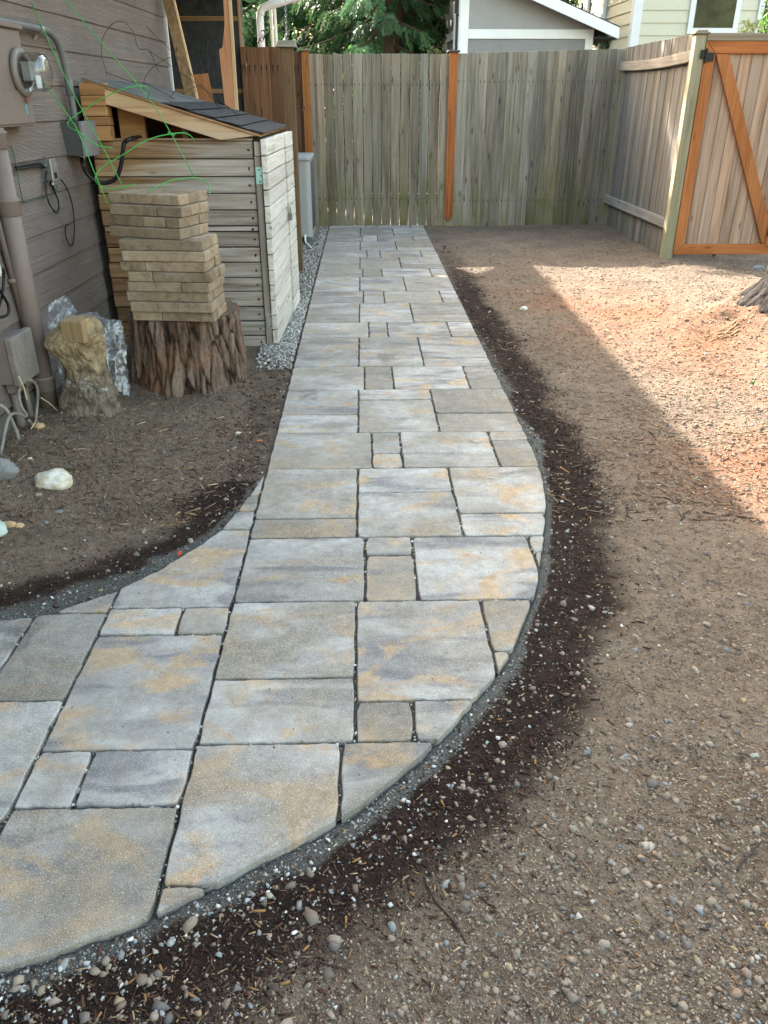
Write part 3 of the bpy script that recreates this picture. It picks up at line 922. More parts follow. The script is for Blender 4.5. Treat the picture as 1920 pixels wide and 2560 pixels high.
m.obox(mtc - HU * 0.02 + np.array([0, 0, -0.062]) + HN * 0.074, HU * 0.05, HN * 0.006, (0, 0, 0.05))
m.build('name_plate', M_white, met)
MB().lathe([(0.06, 0.027), (0.06, 0.034)], mtc, HNv, 24).build('base_disc', M_black, met)
m = MB()
m.obox(mtc - HU * 0.018 + np.array([0, 0, -0.118]) + HN * 0.005, HU * 0.036, HN * 0.016, (0, 0, 0.022))
m.build('seal_tab', plain('seal', (0.18, 0.10, 0.08), 0.5), met)
# service riser pipe down to the ground
rp = thing('riser_pipe', wall(0.03, 0, 0.065), 'thick brown painted riser pipe running down from the meter cabinet', 'pipe')
rx = 0.075
def rpt(s, z):
    return wall(s, z, 0.062)
MB().tube([rpt(rx, -0.05), rpt(rx, 1.236)], 0.043, 20).build('pipe', M_paint, rp, True)
for z in (0.925, 0.135, 1.19):
    MB().lathe([(0.044, -0.034), (0.049, -0.030), (0.049, 0.022), (0.053, 0.026), (0.053, 0.034), (0.044, 0.037)], rpt(rx, z), (0, 0, 1), 24).build('coupling', M_paint, rp, True)
# slim conduit beside the riser
sp_ = thing('slim_conduit', wall(-0.06, 0.35, 0.02), 'slim brown painted conduit clipped beside the thick riser pipe', 'conduit')
q0, q1 = onW(-20, 500, 0.03), onW(66, 832, 0.03)
MB().tube([q1, q1 + (q1 - q0) * -2.2], 0.0125, 12).build('pipe', M_paint, sp_, True)
cl = onW(30, 702, 0.03)
MB().lathe([(0.0135, -0.01), (0.017, -0.008), (0.017, 0.008), (0.0135, 0.01)], cl, (0, 0, 1), 14).build('clamp', M_paint, sp_, True)
# grey conduit over the cabinet, bending down into the junction box
cz = thing('grey_conduit', wall(0.9, 1.25, 0.05), 'bent grey plastic conduit feeding the grey junction box', 'conduit')
co_ = 0.05
J0, JS0, JS1, JZ0, JZ1 = 1.10, 0.985, 1.195, 1.078, 1.238
pts = [wall(-0.8, 1.640, co_), wall(0.2, 1.640, co_), wall(0.82, 1.640, co_), wall(0.93, 1.633, co_), wall(1.01, 1.60, co_), wall(1.05, 1.55, co_), wall(1.07, 1.49, co_), wall(1.085, 1.40, co_), wall(1.09, 1.239, co_)]
MB().tube(pts, 0.0165, 14, 4).build('pipe', M_grey, cz, True)
MB().tube([wall(1.083, 1.36, co_), wall(1.086, 1.435, co_)], 0.0205, 14).build('coupling', M_grey, cz, True)
MB().tube([wall(0.80, 1.640, co_), wall(0.835, 1.639, co_)], 0.019, 14).build('strap', M_steel, cz, True)
MB().tube([wall(0.80, 1.618, co_ - 0.012), wall(0.80, 1.594, 0.018)], 0.006, 8).build('strap_foot', M_steel, cz)
jb = thing('junction_box', wall(1.1, JZ0, 0.05), 'grey metal junction box at the end of the bent conduit', 'box')
m = MB()
m.obox(wall(JS0, JZ0, 0.004), HU * (JS1 - JS0), HN * 0.098, (0, 0, JZ1 - JZ0))
m.build('case', M_box, jb, bevel=0.003)
m = MB()
m.obox(wall(JS0 - 0.004, JZ0 - 0.004, 0.103), HU * (JS1 - JS0 + 0.008), HN * 0.018, (0, 0, JZ1 - JZ0 + 0.008))
m.build('cover', M_boxl, jb, bevel=0.002)
for ds, dz in ((0.015, 0.02), (0.015, 0.14), (0.195, 0.02), (0.195, 0.14)):
    MB().lathe([(0.004, 0), (0.004, 0.003)], wall(JS0 + ds, JZ0 + dz, 0.1215), HNv, 8).build('screw', M_steel, jb)
MB().lathe([(0.017, 0), (0.017, 0.02)], wall(JS0 + 0.09, JZ0 - 0.02, 0.06), (0, 0, 1), 12).build('gland', M_steel, jb)
def wire(name, pts, r, mat, label, cat, n=7, k=5):
    return tag(MB().tube(pts, r, n, k).build(name, mat, None, True), label, cat)
cab = [(203, 388), (207, 410), (216, 432), (238, 452), (265, 457), (290, 445), (302, 415), (307, 380), (311, 357), (328, 347), (350, 343)]
offs = [0, .03, .06, .1, .14, .16, .17, .17, .18, .25, .35]
pts = [wall(JS0 + 0.09, JZ0 - 0.012, 0.06)] + [onY(x, y, 4.66 + dy * 0.35) for (x, y), dy in zip(cab[1:], offs[1:])]
pts[-1] = onY(350, 343, 4.98)
wire('black_hose', pts, 0.0115, M_black, 'thick black cable drooping from junction box into the shed', 'cable', 10, 6)
# outlet box with cables
oc = onW(131, 425, 0.05)
ob = thing('outlet_box', oc, 'silver weatherproof outlet box with looping black cords on the siding', 'outlet')
m = MB()
m.obox(oc - HU * 0.035 - HN * 0.046 + np.array([0, 0, -0.048]), HU * 0.075, HN * 0.05, (0, 0, 0.096))
m.build('box', M_grey, ob, bevel=0.003)
m = MB()
m.obox(oc - HU * 0.038 + HN * 0.005 + np.array([0, 0, -0.052]), HU * 0.081, HN * 0.006, (0, 0, 0.104))
fp = m.build('face_plate', M_steel, ob, bevel=0.002)
for dz in (-0.024, 0.022):
    m = MB()
    m.obox(oc - HU * 0.014 + HN * 0.0115 + np.array([0, 0, dz - 0.013]), HU * 0.028, HN * 0.003, (0, 0, 0.026))
    m.build('socket', M_black if dz < 0 else M_boxl, fp)
for ds, dz in ((-0.03, 0.055), (-0.04, 0.02), (0.0, -0.056), (0.02, -0.056)):
    MB().tube([oc + HU * ds + np.array([0, 0, dz]) - HN * 0.01, oc + HU * ds * 1.3 + np.array([0, 0, dz * 1.22]) - HN * 0.01], 0.007, 8).build('connector', M_steel, ob)
z4n = lambda x, y: (x / 5.027, 330 + y / 5.027)
def wl(pts, off=0.03):
    return [onW(*z4n(*q), off) for q in pts]
wire('extension_cable', wl([(200, 440), (300, 420), (420, 400), (500, 400), (560, 450), (610, 560), (650, 660), (685, 740)], 0.025), 0.0065, M_black, 'black cord clipped along the siding toward the outlet box', 'cord')
wire('extension_cable', wl([(205, 465), (330, 450), (470, 430), (530, 450)], 0.028), 0.005, M_black, 'lower black cord of the pair leaving the riser pipe', 'cord')
wire('looped_cable', wl([(620, 435), (585, 500), (570, 620), (575, 740), (610, 880), (660, 970), (710, 1015), (735, 980), (735, 880), (700, 780), (685, 735)], 0.035), 0.004, M_black, 'dark cord loop hanging from outlet box to a clip', 'cord')
wire('looped_cable', wl([(690, 590), (640, 600), (600, 640), (585, 740), (605, 860)], 0.04), 0.0045, plain('brown_cord', (0.05, 0.042, 0.033), 0.5), 'olive brown cord curling under the outlet box', 'cord')
wire('extension_cable', wl([(765, 595), (830, 690), (885, 820), (920, 980), (935, 1150), (930, 1330), (905, 1430), (860, 1400), (825, 1300), (825, 1190), (865, 1165)], 0.03), 0.0035, M_black, 'thin black cord hanging in a long loop below the outlet', 'cord')
wire('ground_wire', wl([(135, 170), (180, 300), (205, 450), (240, 650), (270, 790), (305, 880), (420, 855), (520, 840), (600, 800), (690, 765), (720, 700), (700, 640)], 0.025), 0.0022, M_gline, 'thin green ground wire stapled along the siding', 'wire')
# pale cabinet and cord at the very edge, utility box with its pipes
c0 = onW(-2, 700, 0.04)
pb_ = thing('pale_enclosure', c0, 'pale cream plastic enclosure on the siding beside the slim conduit', 'box')
m = MB()
e1 = onW(6, 690, 0.07)
m.obox(e1 - HN * 0.066 - HU * 0.22, HU * 0.22, HN * 0.066, (0, 0, 0.24))
m.build('case', plain('cream_plastic', (0.58, 0.62, 0.50), 0.45, var=0.05), pb_, bevel=0.005, seg=2)
m = MB()
m.obox(e1 + HN * 0.001 - HU * 0.21 + np.array([0, 0, 0.012]), HU * 0.2, HN * 0.006, (0, 0, 0.215))
m.build('door', plain('cream_plastic_door', (0.6, 0.64, 0.52), 0.45, var=0.05), pb_, bevel=0.003)
wire('extension_cable', [onW(8, 672, 0.06), onW(9, 700, 0.05), onW(4, 745, 0.05), onW(-12, 790, 0.05)], 0.006, M_black, 'black cord dropping straight from the cream enclosure', 'cord')
wire('extension_cable', [onW(-8, 715, 0.06), onW(8, 740, 0.06), (onW(20, 763, 0.06)), onW(20, 785, 0.06), onW(0, 793, 0.06), onW(-20, 790, 0.06)], 0.0065, M_black, 'black cord curling below the cream enclosure', 'cord')
ub = thing('utility_box', wall(-0.05, 0.2, 0.05), 'dusty brown utility box low on the siding with pipes below', 'box')
a_ = onP(45, 870, HP + HN * 0.10, HN)
us0, us1, uz0, uz1 = -0.235, -0.035, 0.225, 0.425
m = MB()
m.obox(wall(us0, uz0, 0.004), HU * (us1 - us0), HN * 0.06, (0, 0, uz1 - uz0))
m.build('case', M_paint, ub, bevel=0.006, seg=2)
m = MB()
m.obox(wall(us0 - 0.008, uz0 - 0.006, 0.065), HU * (us1 - us0 + 0.016), HN * 0.035, (0, 0, uz1 - uz0 + 0.014))
m.build('lid', plain('dusty_paint', (0.19, 0.168, 0.15), 0.7, var=0.3, f=60, bump=0.1), ub, bevel=0.008, seg=2)
for s in (us0 + 0.05, us1 - 0.04):
    m = MB()
    m.obox(wall(s - 0.028, uz0 - 0.05, 0.015), HU * 0.056, HN * 0.05, (0, 0, 0.049))
    m.build('hub', M_paint, ub, bevel=0.006)
    MB().tube([wall(s, -0.08, 0.035), wall(s, uz0 - 0.051, 0.035)], 0.014 if s > -0.1 else 0.02, 12).build('pipe', M_paint, ub, True)
# cable loop at the foot of the wall
lc = wall(-0.17, 0.12, 0.09)
lp = [lc + HU * 0.085 * math.sin(a) + np.array([0, 0, 0.105 * math.cos(a)]) + HN * 0.012 * math.sin(2 * a) for a in np.linspace(-1.9, 4.2, 16)]
wire('grey_cable_loop', [wall(-0.55, 0.03, 0.10), wall(-0.38, 0.14, 0.09)] + lp, 0.0072, plain('dusty_cable', (0.21, 0.19, 0.17), 0.7, var=0.3, f=70), 'dusty grey cable loop under the utility box', 'cable', 8, 4)
wire('grey_cable', [wall(-0.40, 0.20, 0.03), wall(-0.37, 0.17, 0.07), wall(-0.36, 0.1, 0.085), wall(-0.35, 0.02, 0.09), wall(-0.40, -0.03, 0.1)], 0.008, plain('dusty_elbow', (0.25, 0.225, 0.2), 0.7, var=0.3, f=70), 'short dusty cable bending into the soil by the wall', 'cable', 8, 4)
# thin dry stalks by the wall
M_straw = plain('straw', (0.50, 0.40, 0.24), 0.8, var=0.2)
for a, b, lab in (((46, 940), (68, 1000), 'pale dry stalk hanging below the utility box'), ((102, 994), (146, 1030), 'pale dry stalk leaning from riser pipe to the footing'), ((88, 1053), (78, 1072), 'short pale stub of stalk beside the cable loop'), ((140, 1055), (136, 1068), 'tiny pale stalk standing before the concrete footing')):
    p, q = onW(*a, 0.12), onW(*b, 0.14)
    tag(MB().tube([p, (p + q) / 2 + np.array([0.004, 0, 0.004]), q], 0.0028, 5, 3).build('dry_stalk', M_straw, None, True), lab, 'stalk')
# ---------------------------------------------------------------- fences
GREY = ((0.105, 0.088, 0.068), (0.245, 0.216, 0.175), (0.365, 0.333, 0.28))
M_fence = wood('weathered_cedar', *GREY, 'Z', 0.7, 1.0, (0.66, 1.15), 60)
M_fence2 = wood('weathered_cedar_dark', (0.095, 0.083, 0.074), (0.185, 0.165, 0.148), (0.27, 0.245, 0.22), 'Z', 0.5, 0.5, (0.7, 1.15), 75)
M_rail = wood('weathered_rail', (0.14, 0.125, 0.11), (0.24, 0.22, 0.195), (0.33, 0.305, 0.275), 'Y', 0.5, 0, (0.9, 1.1), 60)
M_railX = wood('weathered_rail_x', *GREY, 'X', 0.5, 0, (0.8, 1.0), 60)
M_brown = wood('brown_cedar', (0.075, 0.035, 0.018), (0.165, 0.082, 0.043), (0.25, 0.135, 0.075), 'Z', 0.7, 0, (0.8, 1.2), 50)
M_brownp = wood('brown_post', (0.085, 0.055, 0.03), (0.15, 0.10, 0.056), (0.215, 0.15, 0.09), 'Z', 0.4, 0, (0.95, 1.05), 60)
M_orange = wood('orange_cedar', (0.17, 0.052, 0.016), (0.32, 0.115, 0.036), (0.42, 0.172, 0.062), 'Z', 0.45, 0, (0.9, 1.08), 55)
M_orangeX = wood('orange_cedar_x', (0.17, 0.052, 0.016), (0.32, 0.115, 0.036), (0.42, 0.172, 0.062), 'X', 0.45, 0, (0.9, 1.08), 55)
M_rust = wood('rust_cedar', (0.17, 0.06, 0.018), (0.28, 0.115, 0.038), (0.36, 0.17, 0.065), 'Z', 0.5, 0, (0.9, 1.1), 55)
M_gboard = wood('gate_cedar', (0.15, 0.085, 0.05), (0.34, 0.235, 0.17), (0.45, 0.34, 0.265), 'Z', 0.9, 0, (0.82, 1.1), 40)
M_green = wood('treated_post', (0.17, 0.155, 0.095), (0.265, 0.245, 0.165), (0.34, 0.315, 0.225), 'Z', 0.3, 0.5, (0.95, 1.05), 60)
M_cap = plain('dark_cap', (0.06, 0.055, 0.05), 0.6, var=0.2)
M_capw = wood('cap_wood', (0.15, 0.125, 0.09), (0.22, 0.19, 0.145), (0.30, 0.26, 0.2), 'X', 0, 0, (0.9, 1.1))
M_nail = plain('nail_stain', (0.012, 0.011, 0.012), 0.6)
FY = 10.14
def board(x0, x1, y, z0, z1, parent, mat, th=0.018, name='board', dx=0.0, jag=0.006):
    m = MB()
    a = rng.random(4) * jag
    m.hexa([(x0, y, z0 + a[0]), (x1, y, z0 + a[1]), (x1, y + th, z0 + a[1]), (x0, y + th, z0 + a[0]), (x0 + dx, y, z1 + a[2]), (x1 + dx, y, z1 + a[3]), (x1 + dx, y + th, z1 + a[3]), (x0 + dx, y + th, z1 + a[2])])
    return m.build(name, mat, parent, bevel=0.0025)
def nails(b, xs, y, zs, L=0.006):
    m = MB()
    for x in xs:
        for z in zs:
            m.box((x - 0.0035, y - 0.0012, z - L * (1 + 3 * rng.random())), (x + 0.0035, y + 0.002, z + 0.004))
    m.build('nails', M_nail, b)
fa = thing('fence', (0.2, FY, 0), 'weathered grey board fence across the end of the paved path', 'fence')
jx = [(680 + x / 3.318) for x in (330, 355, 437, 513, 592, 668, 752, 828, 907, 985, 1065, 1143, 1225, 1305, 1387, 1468)]
JX = [onY(x, 250, FY)[0] for x in jx]
JX = [-0.95, -0.86, -0.77, -0.68, -0.59, -0.50] + JX[1:]  # leading boards added unseen behind the brown run to block a sun streak
for i, (a, b) in enumerate(zip(JX[:-1], JX[1:])):
    g = 0.002 + 0.004 * rng.random()
    zt = 1.785 + 0.004 * i / 20 + 0.004 * rng.random()
    bo = board(a + g, b - g, FY - 0.002 * (i % 2), -0.03, zt, fa, M_fence)
    nails(bo, (a + 0.25 * (b - a), a + 0.72 * (b - a)), FY - 0.002 * (i % 2), (1.50, 0.30))
for z in (1.46, 0.26):
    MB().box((JX[0] + 0.02, FY + 0.0205, z), (JX[-1], FY + 0.058, z + 0.088)).build('rail', M_railX, fa, bevel=0.002)
po_ = thing('fence_post', (1.03, FY - 0.03, 0), 'orange faced fence post with dark cap between grey boards', 'post')
px0, px1 = onY(1125, 130, FY - 0.06)[0], onY(1145.5, 130, FY - 0.06)[0]
MB().box((px0, FY - 0.028, -0.1), (px1, FY + 0.06, 1.80)).build('post', M_green, po_, bevel=0.003)
m = MB()
m.prism([(px0 - 0.004, FY - 0.029, 0.10), ((px0 + px1) / 2, FY - 0.029, 0.04), (px1 + 0.004, FY - 0.029, 0.10), (px1 + 0.004, FY - 0.029, 1.805), (px0 - 0.004, FY - 0.029, 1.805)], (0, -0.02, 0))
m.build('face_board', M_orange, po_, bevel=0.003)
MB().box((px0 - 0.022, FY - 0.07, 1.806), (px1 + 0.022, FY + 0.08, 1.828)).build('cap', M_cap, po_, bevel=0.006)
fb = thing('fence', (2.0, FY, 0), 'mossy grey board fence between orange post and fence corner', 'fence')
jx = [1060 + x / 1.929 for x in (166, 205, 257, 300, 347, 393, 437, 485, 533, 580, 627, 673, 722, 768, 815, 860, 905, 938)]
JX2 = [onY(x, 250, FY)[0] for x in jx]
JX2[0] = px1 - 0.004
for i, (a, b) in enumerate(zip(JX2[:-1], JX2[1:])):
    g = 0.0007 + 0.0010 * rng.random()
    zt = 1.795 + 0.045 * i / 16 + 0.004 * rng.random()
    bo = board(a + g, b - g, FY - 0.002 * (i % 2), -0.03, zt, fb, M_fence)
    nails(bo, (a + 0.25 * (b - a), a + 0.72 * (b - a)), FY - 0.002 * (i % 2), (1.53, 0.28))
for z in (1.48, 0.24):
    MB().box((px1 + 0.01, FY + 0.0205, z), (JX2[-1], FY + 0.058, z + 0.088)).build('rail', M_railX, fb, bevel=0.002)
CXp = JX2[-1] + 0.004
tag(MB().box((CXp, FY - 0.03, -0.1), (CXp + 0.085, FY + 0.06, 1.85)).build('corner_post', M_green, None, bevel=0.004), 'greenish square post at the fence corner', 'post')
# side run toward the gate, seen from its rail side
fc = thing('fence', (2.96, 9, 0), 'grey side fence with two bare rails beside the gate', 'fence')
RX0 = 2.93
y = FY - 0.035
i = 0
while y > 7.93:
    w = 0.092 + 0.012 * rng.random()
    y0 = max(y - w, 7.90)
    m = MB()
    g = 0.001 + 0.002 * rng.random()
    xo = RX0 + 0.004 * (i % 2) + 0.003 * rng.random()
    zt = 1.853 + 0.006 * rng.random()
    m.box((xo, y0 + g, -0.03), (xo + 0.018, y - g, zt))
    m.build('board', M_fence2, fc, bevel=0.002)
    y = y0
    i += 1
for z, hgt, sag in ((1.63, 0.09, 0.022), (0.245, 0.09, 0.0)):
    m = MB()
    L = np.linspace(FY - 0.03, 7.915, 9)
    vv, ff = [], []
    for k, yv in enumerate(L):
        dz = -sag * math.sin(math.pi * k / 8) + 0.01 * k / 8 * (1 if sag else -0.3)
        vv += [(RX0 - 0.04, yv, z + dz), (RX0 - 0.002, yv, z + dz), (RX0 - 0.002, yv, z + hgt + dz), (RX0 - 0.04, yv, z + hgt + dz)]
        if k:
            b = 4 * k
            ff += [(b - 4 + j, b - 4 + (j + 1) % 4, b + (j + 1) % 4, b + j) for j in range(4)]
    ff += [(0, 1, 2, 3), (35, 34, 33, 32)]
    m.add(vv, ff).build('rail', M_rail, fc, bevel=0.004)
GY = 7.78
gp = thing('gate_post', (2.89, GY, 0), 'pale square gate post with flat cap at the orange gate', 'post')
MB().box((2.845, GY, -0.1), (2.936, GY + 0.09, 1.835)).build('post', M_green, gp, bevel=0.004)
m = MB()
m.box((2.826, GY - 0.02, 1.836), (2.956, GY + 0.11, 1.853)).box((2.842, GY - 0.004, 1.8535), (2.94, GY + 0.094, 1.868))
m.build('cap', M_capw, gp, bevel=0.005)
gt = thing('gate', (3.4, GY, 0), 'cedar gate with orange Z brace frame and pinkish boards', 'gate')
gx0, gx1, gz0, gz1 = 2.941, 3.90, 0.035, 1.785
fw = 0.092
n = 9
xs = np.linspace(gx0 + 0.012, gx1 - 0.012, n + 1)
for a, b in zip(xs[:-1], xs[1:]):
    board(a + 0.0015, b - 0.0015, GY + 0.03, gz0 + 0.02, gz1 - 0.02, gt, M_gboard)
def frame(pts, mat, nm):
    MB().prism([(x, GY + 0.029, z) for x, z in pts], (0, -0.032, 0)).build(nm, mat, gt, bevel=0.004)
frame([(gx0, gz0), (gx0 + fw, gz0 + fw), (gx0 + fw, gz1 - fw), (gx0, gz1)], M_orange, 'stile')
frame([(gx1, gz0), (gx1, gz1), (gx1 - fw, gz1 - fw), (gx1 - fw, gz0 + fw)], M_orange, 'stile')
e = 0.0015
frame([(gx0 + e, gz1), (gx0 + fw + e, gz1 - fw), (gx1 - fw - e, gz1 - fw), (gx1 - e, gz1)], M_orangeX, 'rail')
frame([(gx0 + e, gz0), (gx1 - e, gz0), (gx1 - fw - e, gz0 + fw), (gx0 + fw + e, gz0 + fw)], M_orangeX, 'rail')
bx0, bx1 = gx0 + fw + 0.004, gx1 - fw - 0.004
frame([(bx0, gz1 - fw - 0.004), (bx0 + 0.115, gz1 - fw - 0.004), (bx1, gz0 + fw + 0.20), (bx1, gz0 + fw + 0.004), (bx1 - 0.03, gz0 + fw + 0.004)], M_orange, 'brace')
MB().box((gx0 - 0.004, GY - 0.006, gz1 + 0.003), (gx1, GY + 0.07, gz1 + 0.06)).build('top_cap', M_capw, gt, bevel=0.003)
hg = MB()
hg.box((2.90, GY - 0.012, 1.655), (2.945, GY - 0.0045, 1.72)).box((2.952, GY - 0.016, 1.635), (3.02, GY - 0.0045, 1.70))
hg.tube([(2.949, GY - 0.014, 1.62), (2.949, GY - 0.014, 1.73)], 0.010, 8)
hg.build('hinge', M_black, gt)
hg = MB()
hg.box((gx1 - 0.09, GY - 0.016, 0.2), (gx1 - 0.02, GY - 0.0045, 0.27))
hg.build('hinge', M_black, gt)
# brown run beside the house, thin post, tall post
BY = 9.72
fd = thing('fence', (-0.9, BY, 0), 'dark brown cedar fence between house and the thin post', 'fence')
bj = [605, 619, 648, 677, 705, 733, 752, 772]
BX = [onY(x, 200, BY)[0] for x in bj]
for i, (a, b) in enumerate(zip(BX[:-1], BX[1:])):
    zt = 1.828 + 0.006 * rng.random() if i < 5 else 1.79
    bo = board(a + 0.002, b - 0.002, BY, 0.03, zt, fd, M_brown)
    m = MB()
    for x in (a + 0.25 * (b - a), a + 0.7 * (b - a)):
        m.prism([(x - 0.007, BY - 0.001, 1.66), (x, BY - 0.001, 1.56), (x + 0.007, BY - 0.001, 1.66), (x, BY - 0.001, 1.68)], (0, 0.002, 0))
    m.build('nails', M_nail, bo)
tp_ = thing('fence_post', (-0.58, 9.62, 0), 'thin rust brown post with flat cap beside heat pump', 'post')
tx0, tx1 = onY(752, 126, 9.62)[0], onY(771.5, 126, 9.62)[0]
MB().box((tx0, 9.62, -0.1), (tx1, 9.71, 1.795)).build('post', M_rust, tp_, bevel=0.003)
MB().box((tx0 - 0.02, 9.60, 1.796), (tx1 + 0.02, 9.73, 1.812)).build('cap', M_capw, tp_, bevel=0.004)
bp = thing('tall_post', (-0.6, 7.25, 0), 'tall dark brown square post with thick cap behind the shed', 'post')
MB().box((-0.63, 7.2, -0.1), (-0.535, 7.295, 1.705)).build('post', M_brownp, bp, bevel=0.003)
MB().hexa([(-0.662, 7.168, 1.706), (-0.503, 7.168, 1.706), (-0.503, 7.327, 1.706), (-0.662, 7.327, 1.706), (-0.645, 7.185, 1.752), (-0.52, 7.185, 1.752), (-0.52, 7.31, 1.752), (-0.645, 7.31, 1.752)]).build('cap', M_capw, bp, bevel=0.004)
ez = MB()
ez.tube([onY(793 - 38, 275, 9.61), onY(793 - 32, 272, 9.6), onY(793 - 28, 268, 9.59)], 0.006, 6)
tag(ez.build('eye_screw', M_steel), 'small white screw eye on the thin rust brown post', 'screw')
# heat pump
M_ac = plain('heat_pump_grey', (0.33, 0.335, 0.33), 0.5, var=0.06)
M_acd = plain('heat_pump_dark', (0.05, 0.052, 0.055), 0.6)
ac = thing('heat_pump', (-0.72, 9.0, 0.05), 'slim grey heat pump unit between posts on the gravel', 'heat pump')
def rbox(x0, x1, y0, y1, r, z0, z1, n=5):
    pts = []
    for cx_, cy_, a0 in ((x1 - r, y0 + r, -90), (x1 - r, y1 - r, 0), (x0 + r, y1 - r, 90), (x0 + r, y0 + r, 180)):
        pts += [(cx_ + r * math.cos(R(a0 + 90 * k / n)), cy_ + r * math.sin(R(a0 + 90 * k / n)), z0) for k in range(n + 1)]
    return MB().prism(pts, (0, 0, z1 - z0))
rbox(-0.90, -0.525, 8.66, 9.32, 0.05, 0.075, 0.80).build('case', M_ac, ac, bevel=0.004)
rbox(-0.915, -0.512, 8.645, 9.335, 0.055, 0.801, 0.842).build('lid', M_ac, ac, bevel=0.012, seg=2)
for k in range(26):
    z = 0.13 + 0.0255 * k
    MB().box((-0.526, 8.75, z), (-0.5195, 9.24, z + 0.012)).build('louvre', M_acd, ac)
for y in (8.78, 9.18):
    MB().box((-0.86, y, -0.03), (-0.6, y + 0.05, 0.074)).build('foot', M_acd, ac)
tag(MB().tube([(-0.60, 8.655, 0.10), (-0.595, 8.60, 0.04), (-0.56, 8.50, 0.02), (-0.53, 8.42, 0.012)], 0.010, 8, 5).build('drain_hose', M_white, None, True), 'short white drain hose at the foot of the heat pump', 'hose')
# ---------------------------------------------------------------- wooden lean-to shed
def shed_mat(name, axis, brown=True):
    t = NT(name)
    o = t.obj()
    v = t.shift(o, 11)
    fs = [55.0, 55.0, 55.0]
    fs['XYZ'.index(axis)] = 1.6
    lo = [9.0, 9.0, 14.0]
    lo['XYZ'.index(axis)] = 1.1
    g = t.noise(t.scale(v, tuple(fs)), 1.0, 5, 0.62, 0.8)
    b = t.noise(t.scale(v, tuple(lo)), 1.0, 4, 0.55, 1.4)
    f = t.math('ADD', t.math('MULTIPLY', g, 0.55), t.math('MULTIPLY', b, 0.5))
    gcol = t.ramp(f, [(0.34, (0.115, 0.088, 0.066)), (0.50, (0.29, 0.245, 0.205)), (0.66, (0.44, 0.40, 0.36))]) if brown else t.ramp(f, [(0.32, (0.25, 0.21, 0.175)), (0.46, (0.52, 0.48, 0.43)), (0.66, (0.66, 0.63, 0.59))])
    if brown:
        bcol = t.ramp(f, [(0.34, (0.085, 0.042, 0.019)), (0.50, (0.25, 0.145, 0.073)), (0.66, (0.40, 0.265, 0.15))])
        sx = t.n('SeparateXYZ', None, Vector=o)
        k = t.math('ADD', sx.outputs[0], t.math('MULTIPLY', t.math('SUBTRACT', b, 0.5), 1.1))
        k = t.math('ADD', k, t.math('MULTIPLY', t.math('SUBTRACT', t.noise(t.scale(v, tuple(lo)), 0.6, 2), 0.5), 0.5))
        gcol = t.mix(t.rmap(k, -1.25, -0.86), bcol, gcol)
    kn = [13.0, 13.0, 13.0]
    kn['XYZ'.index(axis)] = 4.0
    vo = t.n('TexVoronoi', None, Vector=t.scale(v, tuple(kn)), Scale=1.0)
    col = t.mix(t.rmap(vo.outputs['Distance'], 0.06, 0.18, 0.75, 0.0), gcol, (0.07, 0.04, 0.025))
    br = t.rmap(t.rand(), 0, 1, 0.82, 1.12)
    col = t.mix(1.0, col, t.n('CombineColor', None, Red=br, Green=br, Blue=br), 'MULTIPLY')
    return t.done(col, t.bump(f, 0.5, 0.005), Roughness=0.85)
M_shedf = shed_mat('shed_front_wood', 'X')
M_shedd = shed_mat('shed_door_wood', 'Y', False)
M_jamb = wood('shed_jamb_wood', (0.16, 0.13, 0.10), (0.28, 0.245, 0.205), (0.39, 0.36, 0.315), 'Z', 0.7, 0, (0.95, 1.1))
SY0, SXL, SXR = 4.88, -1.505, -0.607
shed = thing('storage_shed', (-1.05, 5.4, 0), 'weathered plank lean-to shed with black shingle roof beside house', 'shed')
ysr = [351.5, 397.6, 441.6, 483.9, 524.6, 565, 579, 618, 656, 694, 728.5, 766.5, 803, 839, 869]
zs = [onY(650, y, SY0)[2] for y in ysr]
for z1, z0 in zip(zs[:-1], zs[1:]):
    g = 0.0022 + 0.002 * rng.random()
    dy = (rng.random() - 0.5) * 0.004
    bo = MB().box((SXL + 0.012 * rng.random(), SY0 + dy, z0 + g), (SXR - 0.003 * rng.random(), SY0 + 0.019 + dy, z1 - g)).build('front_plank', M_shedf, shed, bevel=0.003)
    m = MB()
    for x in (SXR - 0.03, SXR - 0.036 + 0.012 * rng.random()):
        m.box((x - 0.004, SY0 + dy - 0.0012, (z0 + z1) / 2 - 0.003 - 0.01 * rng.random()), (x + 0.004, SY0 + dy + 0.002, (z0 + z1) / 2 + 0.004))
    m.build('nails', M_nail, bo)
MB().box((-0.603, SY0 - 0.016, -0.02), (-0.566, SY0 + 0.06, 1.06)).build('jamb', M_jamb, shed, bevel=0.003)
MB().box((-0.60, SY0 - 0.018, 1.062), (-0.566, SY0 + 0.06, 1.135)).build('jamb_block', M_jamb, shed, bevel=0.003)
def dX(y):
    return -0.527 + 0.0314 * (y - 4.84)
for di, (ya, yb, xo, nb) in enumerate(((4.842, 5.652, 0.0, 13), (5.675, 6.06, 0.010, 13))):
    top = 1.148
    hh_ = top / nb
    for k in range(nb):
        g = 0.0015 + 0.002 * rng.random()
        a, b = ya + 0.006 * rng.random() * (di == 0), yb - 0.004 * rng.random()
        z0, z1 = k * hh_ + g + 0.004, (k + 1) * hh_ - g + 0.004
        m = MB()
        xa, xb = dX(a) + xo, dX(b) + xo
        m.hexa([(xa - 0.034, a, z0), (xa, a, z0), (xb, b, z0), (xb - 0.034, b, z0), (xa - 0.034, a, z1), (xa, a, z1), (xb, b, z1), (xb - 0.034, b, z1)])
        m.build('door_plank', M_shedd, shed, bevel=0.003)
MB().box((-0.565, 5.60, 0.02), (dX(5.6) - 0.036, 5.70, 1.13)).build('door_batten', M_dark, shed)
